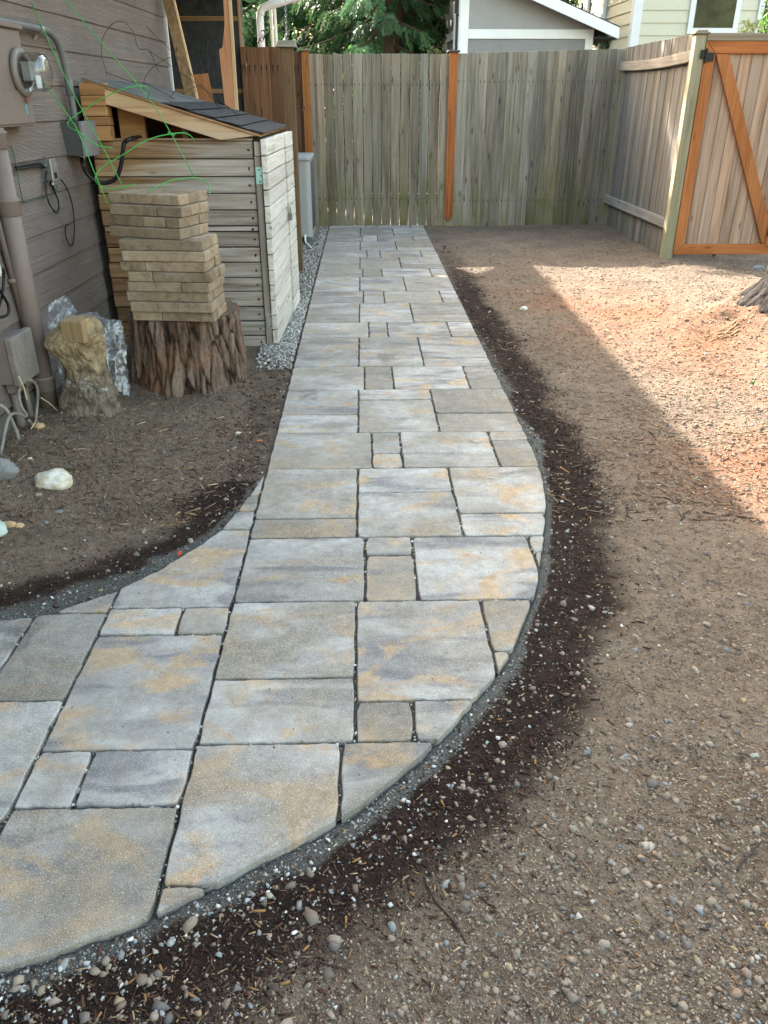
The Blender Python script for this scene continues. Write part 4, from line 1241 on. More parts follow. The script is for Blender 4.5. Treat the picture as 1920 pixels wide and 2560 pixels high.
M_hinge = plain('zinc_hinge', (0.34, 0.55, 0.50), 0.45, 0.25, 0.15, 60)
for (x0, y0, x1, y1), mt in (((641, 418, 659, 461), M_hinge), ((667, 785, 688, 822), M_steel)):
    a, b = onY(x0, y1, SY0 - 0.02), onY(x1, y0, SY0 - 0.02)
    h_ = MB().box((a[0], SY0 - 0.0215, a[2]), (b[0], SY0 - 0.0165, b[2])).build('hinge', mt, shed, bevel=0.001)
    for fz in (0.15, 0.5, 0.85):
        MB().lathe([(0.0045, 0), (0.003, 0.002)], (a[0] + (b[0] - a[0]) * (0.65 if fz == 0.5 else 0.45), SY0 - 0.0216, a[2] + (b[2] - a[2]) * fz), (0, -1, 0), 8).build('screw', M_nail, h_)
# hasp and padlock
hz = onP(708, 536, (dX(5.66), 5.66, 0), (1, 0, 0))[2]
ha = MB().box((dX(5.6) + 0.001, 5.59, hz - 0.012), (dX(5.6) + 0.009, 5.70, hz + 0.014)).build('hasp', M_steel, shed)
pl = MB().box((dX(5.66) + 0.0095, 5.625, hz - 0.075), (dX(5.66) + 0.028, 5.665, hz - 0.03))
pl.tube([(dX(5.66) + 0.019, 5.632, hz - 0.032), (dX(5.66) + 0.019, 5.632, hz + 0.0), (dX(5.66) + 0.019, 5.645, hz + 0.012), (dX(5.66) + 0.019, 5.658, hz), (dX(5.66) + 0.019, 5.658, hz - 0.032)], 0.0035, 8, 4)
tag(pl.build('padlock', plain('padlock_metal', (0.20, 0.20, 0.205), 0.35, 0.7), None, bevel=0.002), 'grey padlock hanging on the shed door hasp', 'padlock')
# back, side and floor of the shed
MB().prism([(SXL, 6.02, 0.0), (-0.57, 6.02, 0.0), (-0.57, 6.02, 1.13), (SXL, 6.02, 1.405)], (0, 0.02, 0)).build('back_wall', M_shedf, shed)
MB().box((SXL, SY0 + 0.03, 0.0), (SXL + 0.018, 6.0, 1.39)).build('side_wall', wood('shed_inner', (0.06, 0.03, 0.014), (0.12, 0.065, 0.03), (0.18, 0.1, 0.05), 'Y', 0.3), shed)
MB().box((SXL + 0.02, SY0 + 0.03, -0.02), (-0.57, 6.01, 0.02)).build('floor_board', M_dark, shed)
# roof
HX, HZ, LX, LZ = -1.475, 1.430, -0.555, 1.160
RYa, RYb = 4.845, 6.32
sl_ = np.array([LX - HX, 0, LZ - HZ])
SLn = np.linalg.norm(sl_)
sl_ /= SLn
rn = np.array([-sl_[2], 0, sl_[0]])
def rp_(d, y, h):
    q = np.array([HX, y, HZ]) + sl_ * d + rn * h
    return q
def rslab(d0, d1, y0, y1, h0, h1, dh=0.0):
    return MB().hexa([rp_(d0, y0, h0), rp_(d1, y0, h0 + dh), rp_(d1, y1, h0 + dh), rp_(d0, y1, h0), rp_(d0, y0, h1), rp_(d1, y0, h1 + dh), rp_(d1, y1, h1 + dh), rp_(d0, y1, h1)])
M_raf = wood('rafter_pine', (0.36, 0.225, 0.125), (0.52, 0.365, 0.225), (0.60, 0.46, 0.31), 'X', 0.5, 0, (0.95, 1.05), wear=(0.42, 0.39, 0.36))
m = MB()
m.prism([rp_(0.0, RYa, -0.078), rp_(SLn - 0.21, RYa, -0.078), rp_(SLn - 0.045, RYa, -0.010), rp_(SLn - 0.03, RYa, -0.002), rp_(0.0, RYa, -0.002)], (0, 0.036, 0))
m.build('rafter', M_raf, shed, bevel=0.002)
for y in (5.5, 6.1):
    rslab(0, SLn - 0.12, y, y + 0.036, -0.078, -0.002).build('rafter', M_raf, shed)
rslab(-0.01, SLn, RYa - 0.012, RYb, 0.0, 0.010).build('roof_sheathing', wood('ply_edge', (0.20, 0.10, 0.05), (0.3, 0.17, 0.09), (0.4, 0.25, 0.15), 'X', 0), shed)
t = NT('roof_felt')
o = t.obj()
n = t.noise(o, 120, 4, 0.7)
n2 = t.noise(o, 5, 4)
M_feltg = t.done(t.mix(t.rmap(n2, 0.35, 0.65), (0.085, 0.087, 0.082), (0.15, 0.152, 0.142)), t.bump(t.noise(o, 18, 4), 0.25, 0.01), Roughness=0.9)
M_shing = plain('black_shingle', (0.030, 0.032, 0.036), 0.85, var=0.35, f=130, bump=0.5)
rslab(-0.008, SLn * 0.47, RYa - 0.014, RYb + 0.005, 0.0105, 0.0135).build('roof_felt', M_feltg, shed)
ncr = 4
d0 = SLn * 0.43
ex = (SLn * 1.005 - d0) / ncr
for k in range(ncr - 1, -1, -1):
    yv = RYa - 0.016
    w0 = 0.105 if k % 2 else 0.19
    while yv < RYb:
        y1 = min(yv + w0, RYb + 0.006)
        w0 = 0.19
        if y1 - yv > 0.02:
            rslab(d0 + k * ex + 0.003 * rng.random(), d0 + (k + 1) * ex + 0.012 + 0.004 * rng.random(), yv + 0.004, y1 - 0.004, 0.014, 0.0175, 0.009).build('shingle', M_shing, shed)
        yv = y1
MB().box((SXL + 0.02, SY0 - 0.002, 1.141), (SXR, SY0 + 0.03, 1.152)).build('top_plate', M_shedf, shed)
# blocking at the high corner
M_crib = wood('cribbing', (0.22, 0.11, 0.04), (0.35, 0.195, 0.085), (0.46, 0.28, 0.135), 'X', 0.3, 0, (0.75, 1.15))
zc = 1.142
for k in range(5):
    h_ = (0.075, 0.045, 0.05, 0.05, 0.062)[k]
    xj = 0.006 * rng.random()
    MB().box((-1.505 + xj, SY0 - 0.05 + xj, zc), (-1.375 + xj, SY0 + 0.05, zc + h_ - 0.003)).build('block', M_crib, shed, bevel=0.002)
    zc += h_
MB().box((-1.36, SY0 + 0.12, 1.0), (-1.22, SY0 + 0.16, 1.36)).build('inner_post', M_crib, shed)
m = MB()
m.box((-1.12, SY0 + 0.30, 0.9), (-0.80, SY0 + 0.315, 1.20))
m.build('inner_panel', wood('brown_ply', (0.14, 0.06, 0.03), (0.22, 0.10, 0.05), (0.28, 0.14, 0.07), 'X', 0.1), shed)
for nm, a, b in (('inner_stick', (-1.03, SY0 + 0.2, 1.0), (-1.0, SY0 + 0.22, 1.27)),):
    MB().box(a, b).build(nm, M_raf, shed)

# ---------------------------------------------------------------- boards leaning behind the shed
def lean(px, y0, y1, th, mat, label, cat, name, foot=True):
    """px: outline in photo pixels, standing at depth y0 (bottom) .. y1 (top)"""
    ys = [q[1] for q in px]
    lo, hi = max(ys), min(ys)
    P = [onY(x, y, y0 + (y1 - y0) * (lo - y) / (lo - hi)) for x, y in px]
    return tag(MB().prism(P, (0, th, 0)).build(name, mat, None, bevel=0.002), label, cat)
def down_ext(px, k):
    return px
M_stud = wood('dirty_stud', (0.13, 0.085, 0.045), (0.27, 0.18, 0.10), (0.36, 0.25, 0.15), 'Z', 0.7)
M_fresh = wood('fresh_fir', (0.36, 0.15, 0.075), (0.50, 0.25, 0.135), (0.58, 0.32, 0.19), 'Z', 0.3)
M_freshe = wood('fresh_fir_edge', (0.50, 0.33, 0.18), (0.64, 0.46, 0.27), (0.72, 0.55, 0.35), 'Z', 0.0)
def longboard(top, bot, w_px, Y0, Y1, th, mat, edge, label):
    # a straight stick given by the pixel line of its face, carried down to the soil
    a, b = onY(*top, Y1), onY(*bot, Y0)
    wv = onY(top[0] + w_px, top[1], Y1) - a
    d = (b - a) / np.linalg.norm(b - a)
    b2 = a + d * ((a[2] + 0.01) / -d[2])
    a2 = a - d * 0.35
    o_ = tag(MB().prism([a2, a2 + wv, b2 + wv, b2], (0, th, 0)).build('leaning_board', mat, None, bevel=0.002), label, 'board')
    if edge:
        e_ = np.array([0.0015, 0, 0])
        MB().prism([a2 + wv + e_, a2 + wv * 1.14 + e_, b2 + wv * 1.14 + e_, b2 + wv + e_], (0, th * 0.8, 0)).build('edge_face', edge, o_)
    return o_
longboard((406, 0), (462, 236), 26, 6.55, 6.9, 0.04, M_stud, M_freshe, 'dirty brown stud leaning in front of the black building paper')
# notched offcut: wide below, narrow above
Yo = 6.75
P = [onY(x, y, Yo) for x, y in [(547, 124), (556, 118), (561, 60), (558, 0), (556, -60), (566, -60), (568, 0), (577, 120), (587, 272)]]
low = onY(563, 272, Yo)
P += [low]
dz = P[-1] - P[0]
foot = [P[-2] + (P[-2] - P[-3]) / np.linalg.norm(P[-2] - P[-3]) * (P[-2][2] + 0.01), P[-1] + dz / np.linalg.norm(dz) * (P[-1][2] + 0.01)]
o_ = tag(MB().prism(P[:-1] + foot, (0, 0.036, 0)).build('leaning_board', M_fresh, None, bevel=0.002), 'fresh pinkish fir board with a notched narrow upper end', 'board')
a2, b2 = P[4 + 1], foot[0]
MB().prism([P[5] + np.array([0.001, 0, 0]), P[5] + np.array([0.022, 0, 0]), foot[0] + np.array([0.026, 0, 0]), foot[0] + np.array([0.001, 0, 0])], (0, 0.03, 0)).build('edge_face', M_freshe, o_)
pw = [onY(x, y, 6.65) for x, y in [(482, 187), (519, 183), (534, 254), (500, 254)]]
f1, f0 = pw[2] + (pw[2] - pw[1]) * (pw[2][2] / (pw[1][2] - pw[2][2])), pw[3] + (pw[3] - pw[0]) * (pw[3][2] / (pw[0][2] - pw[3][2]))
tag(MB().prism([pw[0], pw[1], f1, f0], (0, 0.012, 0)).build('plywood_offcut', wood('red_ply', (0.20, 0.085, 0.035), (0.28, 0.125, 0.055), (0.33, 0.16, 0.08), 'Z', 0.0), None), 'reddish plywood offcut leaning beside the stud', 'plywood')

# ---------------------------------------------------------------- stump
SC, SR, SH = np.array([-0.965, 4.29]), 0.30, 0.352
def bark_mat(name, c0, c1, c2, c3):
    t = NT(name)
    o = t.obj()
    n = t.noise(t.scale(o, (1, 1, 0.35)), 26, 6, 0.65, 0.8)
    n2 = t.noise(o, 3.2, 4)
    a = t.n('Attribute', {'attribute_name': 'Col'}).outputs['Color']
    f = t.n('SeparateColor', None, Color=a).outputs[0]
    col = t.ramp(t.math('ADD', t.math('MULTIPLY', f, 0.65), t.math('MULTIPLY', n, 0.4)), [(0.22, c0), (0.45, c1), (0.75, c2)])
    col = t.mix(t.rmap(t.math('ADD', n2, t.math('MULTIPLY', t.math('SUBTRACT', n, 0.5), 0.5)), 0.52, 0.68, 0, 0.6), col, c3)
    nf = t.noise(t.scale(o, (1, 1, 0.5)), 75, 5, 0.7, 0.5)
    col = t.mix(t.rmap(nf, 0.42, 0.32, 0, 0.7), col, c0)
    return t.done(col, t.bump(nf, 1.0, 0.010, t.bump(n, 1.0, 0.02)), Roughness=0.95, Specular_IOR_Level=0.1)
def barked(name, cfun, n_a, n_z, depth, freq, mat, parent, z0, z1, seed, zst=0.75, wk=0.09):
    """closed tapered trunk wall with furrowed plates; cfun(t)->centre xy, radius"""
    V, Cc = [], []
    for iz in range(n_z + 1):
        tt = iz / n_z
        z = z0 + (z1 - z0) * tt
        cx_, cy_, r0 = cfun(tt)
        for ia in range(n_a):
            a = 2 * math.pi * ia / n_a
            wv = Vector((math.cos(a) * freq + seed, math.sin(a) * freq, z * freq * 0.55))
            wob = mnoise.fractal(Vector((math.cos(a) * 1.7 + seed, math.sin(a) * 1.7, z * 1.2)), 0.8, 2.0, 3)
            q1 = Vector((math.cos(a) * freq * 1.5 + seed + wob * 0.9, math.sin(a) * freq * 1.5 + wob * 0.9, z * freq * zst + wob * 0.8))
            dd, pp = mnoise.voronoi(q1)
            pl_ = math.sin(pp[0].x * 91.7 + pp[0].y * 57.3 + pp[0].z * 33.1)
            crack = min(1.0, (dd[1] - dd[0]) * 5.0)
            d2, p2 = mnoise.voronoi(Vector((q1.x * 2.6, q1.y * 2.6, q1.z * 3.4 + 5)))
            fl_ = math.sin(p2[0].x * 71.7 + p2[0].y * 37.3 + p2[0].z * 53.1)
            fine_ = mnoise.fractal(Vector((math.cos(a) * freq * 5 + seed, math.sin(a) * freq * 5, z * freq * 2.6)), 0.7, 2.1, 4)
            h_ = crack * (0.58 + 0.20 * pl_ + 0.10 * fl_ * min(1.0, (d2[1] - d2[0]) * 6)) + 0.22 * fine_
            h_ = max(0.0, min(1.0, h_))
            r = r0 * (1 + wk * wob) + depth * (h_ - 0.6)
            V.append((cx_ + r * math.cos(a), cy_ + r * math.sin(a), z))
            Cc.append((h_, h_, h_))
    F = [(iz * n_a + ia, iz * n_a + (ia + 1) % n_a, (iz + 1) * n_a + (ia + 1) % n_a, (iz + 1) * n_a + ia) for iz in range(n_z) for ia in range(n_a)]
    me = npmesh(name, np.array(V), np.array(F), np.array(Cc))
    return link(name, me, mat, parent, smooth=False), V
stump = thing('tree_stump', (SC[0], SC[1], 0), 'broad sawn stump with thick reddish bark under the brick stack', 'stump')
M_bark = bark_mat('stump_bark', (0.022, 0.015, 0.012), (0.15, 0.098, 0.074), (0.285, 0.21, 0.168), (0.235, 0.11, 0.055))
st, V = barked('bark', lambda q: (SC[0], SC[1], (SR + 0.035 * (1 - q) ** 2) * (1 if q < 0.97 else 0.985)), 300, 96, 0.024, 4.4, M_bark, stump, -0.03, SH, 3.0, 0.72)
rim = V[-300:]
t = NT('stump_wood')
o = t.obj()
v = t.n('VectorMath', {'operation': 'SUBTRACT'}, i0=o, i1=(SC[0], SC[1], 0.0)).outputs[0]
ln = t.n('VectorMath', {'operation': 'LENGTH'}, i0=t.scale(v, (1, 1, 0))).outputs['Value']
rg = t.math('SINE', t.math('ADD', t.math('MULTIPLY', ln, 520.0), t.math('MULTIPLY', t.noise(o, 6, 3), 14.0)))
M_cut = t.done(t.mix(t.rmap(rg, -1, 1, 0, 0.5), t.mix(t.rmap(t.noise(o, 9, 4), 0.35, 0.65), (0.11, 0.075, 0.05), (0.24, 0.18, 0.125)), (0.07, 0.05, 0.035)), t.bump(t.noise(o, 60, 4), 0.5, 0.004), Roughness=0.95)
m = MB()
m.add([(SC[0], SC[1], SH - 0.002)] + [(x, y, z + 0.001 - 0.006 * (i % 3 == 0)) for i, (x, y, z) in enumerate(rim)], [(0, i + 1, (i + 1) % 300 + 1) for i in range(300)])
m.build('cut_face', M_cut, stump)
# ---------------------------------------------------------------- bricks stacked on it
t = NT('brick_clay')
o = t.obj()
v = t.shift(o, 13)
n = t.noise(v, 30, 6, 0.65)
n2 = t.noise(v, 6, 4)
n3 = t.noise(v, 160, 3, 0.7)
c = t.ramp(t.math('ADD', t.math('MULTIPLY', n, 0.5), t.math('MULTIPLY', n2, 0.5)), [(0.34, (0.185, 0.132, 0.087)), (0.5, (0.335, 0.252, 0.173)), (0.66, (0.43, 0.335, 0.235))])
c = t.mix(t.rmap(n2, 0.58, 0.72, 0, 0.6), c, (0.36, 0.35, 0.325))
c = t.mix(t.rmap(n, 0.36, 0.27, 0, 0.7), c, (0.10, 0.075, 0.055))
br = t.rmap(t.rand(), 0, 1, 0.74, 1.15)
c = t.mix(1.0, c, t.n('CombineColor', None, Red=br, Green=br, Blue=br), 'MULTIPLY')
c = t.mix(t.rmap(n3, 0.44, 0.34, 0, 0.6), c, (0.09, 0.068, 0.05))
M_brick = t.done(c, t.bump(t.math('ADD', n, t.math('MULTIPLY', n3, 0.6)), 1.0, 0.008), Roughness=0.92)
cor = [(915, 270), (950, 415), (930, 548), (940, 688), (1210, 825), (1250, 958), (1230, 1085), (1310, 1208), (1290, 1335), (1280, 1450), (1330, 1580), (1350, 1690)]
spl = [None, 0.66, (0.49, 0.80), None, None, None, 0.30, 0.30, 0.66, None, 0.33, 0.36]
rotd = [-22, -20, -21, -20.5, -7, -6, -8, -6, -8, -7, -6, -7]
LH = (0.938 - SH - 0.003) / 12
for i in range(12):
    k = 11 - i
    z0 = SH + 0.003 + k * LH
    x, y = 260 + cor[i][0] / 4.879, 460 + cor[i][1] / 4.879
    cpt = G(x, y, z0)
    th = R(rotd[i])
    ux = np.array([math.cos(th), math.sin(th), 0])
    uy = np.array([-math.sin(th), math.cos(th), 0])
    L = 0.405 if i < 4 else 0.412 + 0.015 * rng.random()
    dpt = (0.098, 0.088, 0.082) if i < 4 else (0.092, 0.086, 0.08)
    ordi = ('topmost', 'second', 'third', 'fourth', 'fifth', 'sixth', 'seventh', 'eighth', 'ninth', 'tenth', 'eleventh', 'lowest')[i]
    dd = 0.0
    for r_ in range(3):
        row = ('front', 'middle', 'rear')[r_]
        grp = '%s row bricks of the %s course' % (row, ordi)
        lab = ('tan brick in the %s row of the stack\'s %s course' % (row, ordi)) + ('' if i in (0, 11) else ' from the top')
        cuts = [0.0, 1.0]
        sp2 = spl[i] if r_ == 0 else 0.5 + 0.1 * (rng.random() - 0.5)
        if sp2:
            cuts = [0.0] + list(sp2 if isinstance(sp2, tuple) else (sp2,)) + [1.0]
        endj = 0.014 * (rng.random() - 0.5) if r_ else 0.004 * (rng.random() - 0.5)
        for ca, cb in zip(cuts[:-1], cuts[1:]):
            g = 0.0012
            o0 = cpt - ux * L * (1 - ca) + uy * (dd + g) + ux * (g + endj) + np.array([0, 0, 0.0008])
            m = MB()
            m.obox(o0, ux * (L * (cb - ca) - 2 * g), uy * (dpt[r_] - 2 * g), (0, 0, LH - 0.0016 - 0.0012 * rng.random()))
            tag(m.build('brick', M_brick, None, bevel=0.004, seg=2), lab, 'brick', grp)
        dd += dpt[r_]

# ---------------------------------------------------------------- old post footing
t = NT('footing_concrete')
o = t.obj()
n = t.noise(o, 17, 6, 0.68)
n2 = t.noise(o, 60, 5, 0.7)
z = t.n('SeparateXYZ', None, Vector=o).outputs[2]
k = t.rmap(t.math('ADD', z, t.math('MULTIPLY', t.math('SUBTRACT', n, 0.5), 0.25)), 0.17, 0.27)
top = t.mix(t.rmap(n, 0.35, 0.62), (0.16, 0.115, 0.068), (0.38, 0.29, 0.175))
low = t.mix(t.rmap(n, 0.36, 0.6), (0.075, 0.055, 0.04), (0.205, 0.165, 0.125))
low = t.mix(t.rmap(t.noise(o, 11, 5, 0.7), 0.56, 0.62, 0, 0.85), low, (0.40, 0.41, 0.39))
c = t.mix(k, low, top)
c = t.mix(t.rmap(n2, 0.36, 0.28, 0, 0.6), c, (0.05, 0.035, 0.025))
M_foot = t.done(c, t.bump(t.math('ADD', n, t.math('MULTIPLY', n2, 0.5)), 0.9, 0.014), Roughness=0.95)
FC = np.array([-1.322, 3.70])
foot_ = thing('post_footing', (FC[0], FC[1], 0), 'dug up waisted concrete post footing with a wood stub on top', 'footing')
prof = [(-0.03, .150, .0), (0.02, .148, .0), (0.06, .135, 0), (0.12, .113, 0), (0.18, .103, .0), (0.22, .101, -.002), (0.27, .108, -.012), (0.31, .122, -.026), (0.34, .130, -.030), (0.375, .122, -.020), (0.41, .104, .0), (0.44, .082, .008), (0.452, .05, .008)]
n_a = 120
zz_ = np.linspace(-0.03, 0.452, 84)
pr = np.array(prof)
V = []
for z in zz_:
    r0 = np.interp(z, pr[:, 0], pr[:, 1])
    ox = np.interp(z, pr[:, 0], pr[:, 2])
    for ia in range(n_a):
        a = 2 * math.pi * ia / n_a
        q = Vector((math.cos(a) * 1.5, math.sin(a) * 1.5, z * 7))
        w = mnoise.fractal(q, 0.9, 2.1, 5) * 0.17 + 0.07 * mnoise.fractal(q * 4, 0.6, 2.1, 5) - 0.05 * max(0, mnoise.noise(q * 3 + Vector((4, 1, 0))))
        sq = 1 / max(abs(math.cos(a)), abs(math.sin(a))) ** 0.25
        r = r0 * (1 + w) * sq * 0.95
        V.append((FC[0] + ox + r * math.cos(a), FC[1] + r * 0.9 * math.sin(a), z))
m = MB()
m.add(V, [(i * n_a + j, i * n_a + (j + 1) % n_a, (i + 1) * n_a + (j + 1) % n_a, (i + 1) * n_a + j) for i in range(83) for j in range(n_a)] + [tuple(83 * n_a + j for j in range(n_a))])
m.build('concrete', M_foot, foot_, False)
m = MB()
m.obox((FC[0] - 0.045, FC[1] - 0.105, 0.36), (0.105, -0.015, 0), (0.012, 0.085, 0), (0, 0, 0.10))
m.build('post_stub', wood('old_stub', (0.17, 0.11, 0.055), (0.30, 0.21, 0.115), (0.40, 0.29, 0.17), 'Z', 0.2, fine=90), foot_, bevel=0.004)

# ---------------------------------------------------------------- crumpled plastic sheet behind the footing
t = NT('clear_plastic')
cl = t.n('BsdfTransparent', None, Color=(0.97, 0.98, 0.99))
gs = t.n('BsdfGlossy', None, Roughness=0.28, Color=(0.9, 0.92, 0.94))
df = t.n('BsdfDiffuse', None, Color=(0.62, 0.66, 0.70))
cr = t.noise(t.obj(), 22, 3, 0.5, 2.0)
m1 = t.n('MixShader', None, i0=t.rmap(cr, 0.5, 0.62, 0.13, 0.34), i1=cl, i2=df)
m2 = t.n('MixShader', None, i0=0.10, i1=m1, i2=gs)
t.t.links.new(m2.outputs[0], t.out.inputs[0])
M_plastic = t.m
def film(m, px, ys, seed, n=22, amp=0.03):
    """a folded patch of film between four photo corners standing at depths ys"""
    P = [onY(x, y, d) for (x, y), d in zip(px, ys)]
    V = []
    for i in range(n + 1):
        for j in range(n + 1):
            u, v_ = i / n, j / n
            q = (P[0] * (1 - u) + P[1] * u) * (1 - v_) + (P[3] * (1 - u) + P[2] * u) * v_
            w = Vector((u * 1.7 + seed, v_ * 1.7 + seed * 1.7, seed))
            r1 = 1 - abs(mnoise.noise(w)) * 2.2
            r2 = 1 - abs(mnoise.noise(w * 2.3 + Vector((3, 1, 0)))) * 2.2
            k = 0.7 * amp * (r1 + 0.2 * r2)
            q = q + np.array([0.35 * k, -k, 0.45 * k * math.sin(4 * u + seed)])
            e = 0.012 * mnoise.noise(w * 4)
            V.append((q[0] + e, q[1], max(q[2] + e, 0.012)))
    m.add(V, [(i * (n + 1) + j, (i + 1) * (n + 1) + j, (i + 1) * (n + 1) + j + 1, i * (n + 1) + j + 1) for i in range(n) for j in range(n)])
m = MB()
film(m, [(103, 775), (160, 733), (194, 778), (122, 850)], (4.02, 4.12, 4.06, 3.98), 1.3, amp=0.015)
film(m, [(112, 850), (190, 782), (215, 900), (128, 985)], (3.92, 3.95, 3.86, 3.84), 4.7)
film(m, [(140, 815), (225, 774), (304, 804), (262, 880)], (3.90, 3.98, 3.92, 3.85), 8.2)
film(m, [(250, 805), (303, 803), (318, 885), (255, 905)], (3.90, 3.92, 3.88, 3.84), 2.9)
film(m, [(256, 890), (316, 870), (326, 985), (262, 975)], (3.86, 3.90, 3.84, 3.80), 6.1)
tag(m.build('plastic_sheet', M_plastic, None, True), 'crumpled clear plastic sheet bunched behind the concrete footing', 'plastic')

# ---------------------------------------------------------------- green wire cage and rusty wire trellis
def z1n(x, y):
    return x / 2.592, y / 2.592
cage = thing('tomato_cage', (-1.1, 4.3, 0.94), 'green coated wire plant cage standing on stack and shed', 'plant cage')
def poly(pts, ys):
    k = np.interp(np.linspace(0, 1, len(pts)), np.linspace(0, 1, len(ys)), ys)
    return [onY(*z1n(*q), float(d)) for q, d in zip(pts, k)]
for nm, pts, ys in (
    ('leg', [(380, -70), (425, 0), (700, 330), (965, 635), (1110, 870), (1262, 1155)], (4.42, 4.42, 4.42)),
    ('leg', [(205, 20), (370, 390), (535, 720), (680, 980), (815, 1250)], (4.45, 4.30)),
    ('leg', [(125, 345), (300, 560), (490, 820), (600, 1090), (700, 1325)], (4.30, 4.18, 4.14)),
    ('hoop', [(730, 960), (660, 950), (600, 925), (550, 885), (500, 850), (458, 830), (440, 790), (530, 720), (680, 630), (800, 575), (880, 558), (940, 560), (968, 590), (962, 635)], (4.25, 4.2, 4.3, 4.42)),
    ('hoop', [(880, 1192), (790, 1215), (700, 1224), (640, 1200), (618, 1150), (660, 1085), (800, 1000), (920, 925), (1010, 888), (1110, 868), (1190, 862), (1235, 880), (1258, 912)], (4.22, 4.15, 4.3, 4.44)),
    ('hoop', [(960, 1246), (1060, 1188), (1160, 1160), (1262, 1153), (1330, 1172), (1362, 1215), (1355, 1262)], (4.15, 4.3, 4.42, 4.3))):
    MB().tube(poly(pts, ys), 0.0026, 6, 5 if nm == 'hoop' else 2).build(nm, M_gwire, cage, True)
kn_ = onY(*z1n(1110, 868), 4.43)
MB().tube([kn_ + np.array([-0.016, 0, 0.006]), kn_, kn_ + np.array([0.016, 0, -0.006])], 0.0055, 6).build('tie', M_gwire, cage)
M_rustw = plain('rusty_wire', (0.045, 0.036, 0.03), 0.6, 0.4)
tw = thing('wire_trellis', (-0.95, 5.4, 1.3), 'thin rusty wire trellis tangled on the shed roof', 'trellis')
for pts, ys in (
    ([(685, 500), (690, 468), (668, 400), (656, 330), (664, 255), (690, 200), (730, 155), (772, 138), (820, 155), (862, 210), (885, 280), (905, 318), (945, 318), (970, 330), (1000, 400), (1030, 470)], (5.3, 5.3, 5.5)),
    ([(948, 172), (1130, 352), (1330, 582), (1530, 792)], (5.3, 5.7)),
    ([(970, 330), (1100, 420), (1300, 562), (1480, 692), (1642, 862)], (5.4, 5.6)),
    ([(935, 605), (938, 510), (1005, 425), (1105, 372), (1172, 380), (1235, 470), (1270, 600)], (5.35, 5.5)),
    ([(1178, 400), (1172, 490), (1135, 585), (1100, 630)], (5.5, 5.5)),
    ([(690, 470), (850, 528), (950, 545), (1140, 645)], (5.3, 5.5)),
    ([(1190, 610), (1250, 570), (1310, 555), (1335, 575), (1360, 630), (1480, 760)], (5.5, 5.7))):
    MB().tube(poly(pts, ys), 0.0017, 5, 4).build('wire', M_rustw, tw, True)

# ---------------------------------------------------------------- rocks and scraps on the soil
def rock(px, size, col, label, name='rock', seed=1.0, sink=0.3, cat='rock', zr=0.55, at_=None):
    g = G(*px) if at_ is None else np.array(at_)
    bm = bmesh.new()
    bmesh.ops.create_icosphere(bm, subdivisions=4, radius=1.0)
    for vt in bm.verts:
        p = vt.co.copy()
        w = 1 + 0.22 * mnoise.noise(p * 1.3 + Vector((seed, 0, 0))) + 0.06 * mnoise.fractal(p * 4 + Vector((seed, 2, 0)), 1, 2, 3)
        vt.co = Vector((p.x * size[0] * w, p.y * size[1] * w, p.z * size[0] * zr * w))
    me = bpy.data.meshes.new(name)
    bm.to_mesh(me)
    bm.free()
    h_ = float(gz(np.array([g[0]]), np.array([g[1]]))[0])
    me.transform(Matrix.Translation((g[0], g[1], h_ + size[0] * zr * (1 - 2 * sink))))
    return tag(link(name, me, col, None, True), label, cat)
t = NT('white_rock')
o = t.obj()
n = t.noise(o, 26, 5, 0.65)
M_wrock = t.done(t.mix(t.rmap(n, 0.4, 0.6), (0.50, 0.43, 0.30), (0.66, 0.64, 0.58)), t.bump(n, 0.6, 0.008), Roughness=0.85)
M_grock = plain('grey_rock', (0.19, 0.19, 0.19), 0.7, var=0.3, f=60, bump=0.4)
M_trock = plain('tan_rock', (0.45, 0.30, 0.17), 0.8, var=0.25, f=50, bump=0.4)
M_grn = plain('pale_green_rock', (0.40, 0.46, 0.41), 0.8, var=0.25, f=40, bump=0.4)
rock((138, 1212), (0.072, 0.062), M_wrock, 'cream white rock half buried in the dirt', seed=3.2, sink=0.34)
rock((-2, 1205), (0.085, 0.05), M_grock, 'smooth dark grey rock by the siding', seed=7.1, sink=0.25)
rock((-22, 1345), (0.055, 0.06), M_grn, 'pale green rock at the dark soil by the wall side', seed=2.1, sink=0.2)
rock((24, 1318), (0.024, 0.012), M_trock, 'orange tan stone lying beside the pale green rock', seed=5.2)
rock((50, 1316), (0.016, 0.015), M_trock, 'small pinkish stone near the orange tan stone', seed=9.2)
rock((145, 1274), (0.016, 0.014), M_grock, 'flat grey stone below the cream white rock', seed=4.4, zr=0.3)
rock((101, 1081), (0.026, 0.02), M_trock, 'rounded tan pebble below the riser pipe', seed=8.4, sink=0.2)
rock((246, 1044), (0.012, 0.011), M_trock, 'tiny round tan pebble against the concrete footing', seed=1.4, sink=0.1)
rock((268, 1040), (0.024, 0.012), M_grock, 'low dirty stone touching the concrete footing', seed=6.0)
rock((595, 1076), (0.013, 0.008), M_wrock, 'small pale stone near the path beyond the stump', seed=6.6)
rock((78, 1163), (0.012, 0.006), M_wrock, 'pale chip of stone behind the cream white rock', seed=2.6)
rock((1310, 770), (0.03, 0.02), M_wrock, 'pale stone on the dirt beside the far path edge', seed=5.0)
rock((1895, 672), (0.05, 0.03), M_grock, 'grey stone lying at the gate side of the tree', seed=4.1)
M_orp = plain('orange_plastic', (0.70, 0.12, 0.05), 0.5)
q = G(447, 1377)
g_ = float(gz(np.array([q[0]]), np.array([q[1]]))[0])
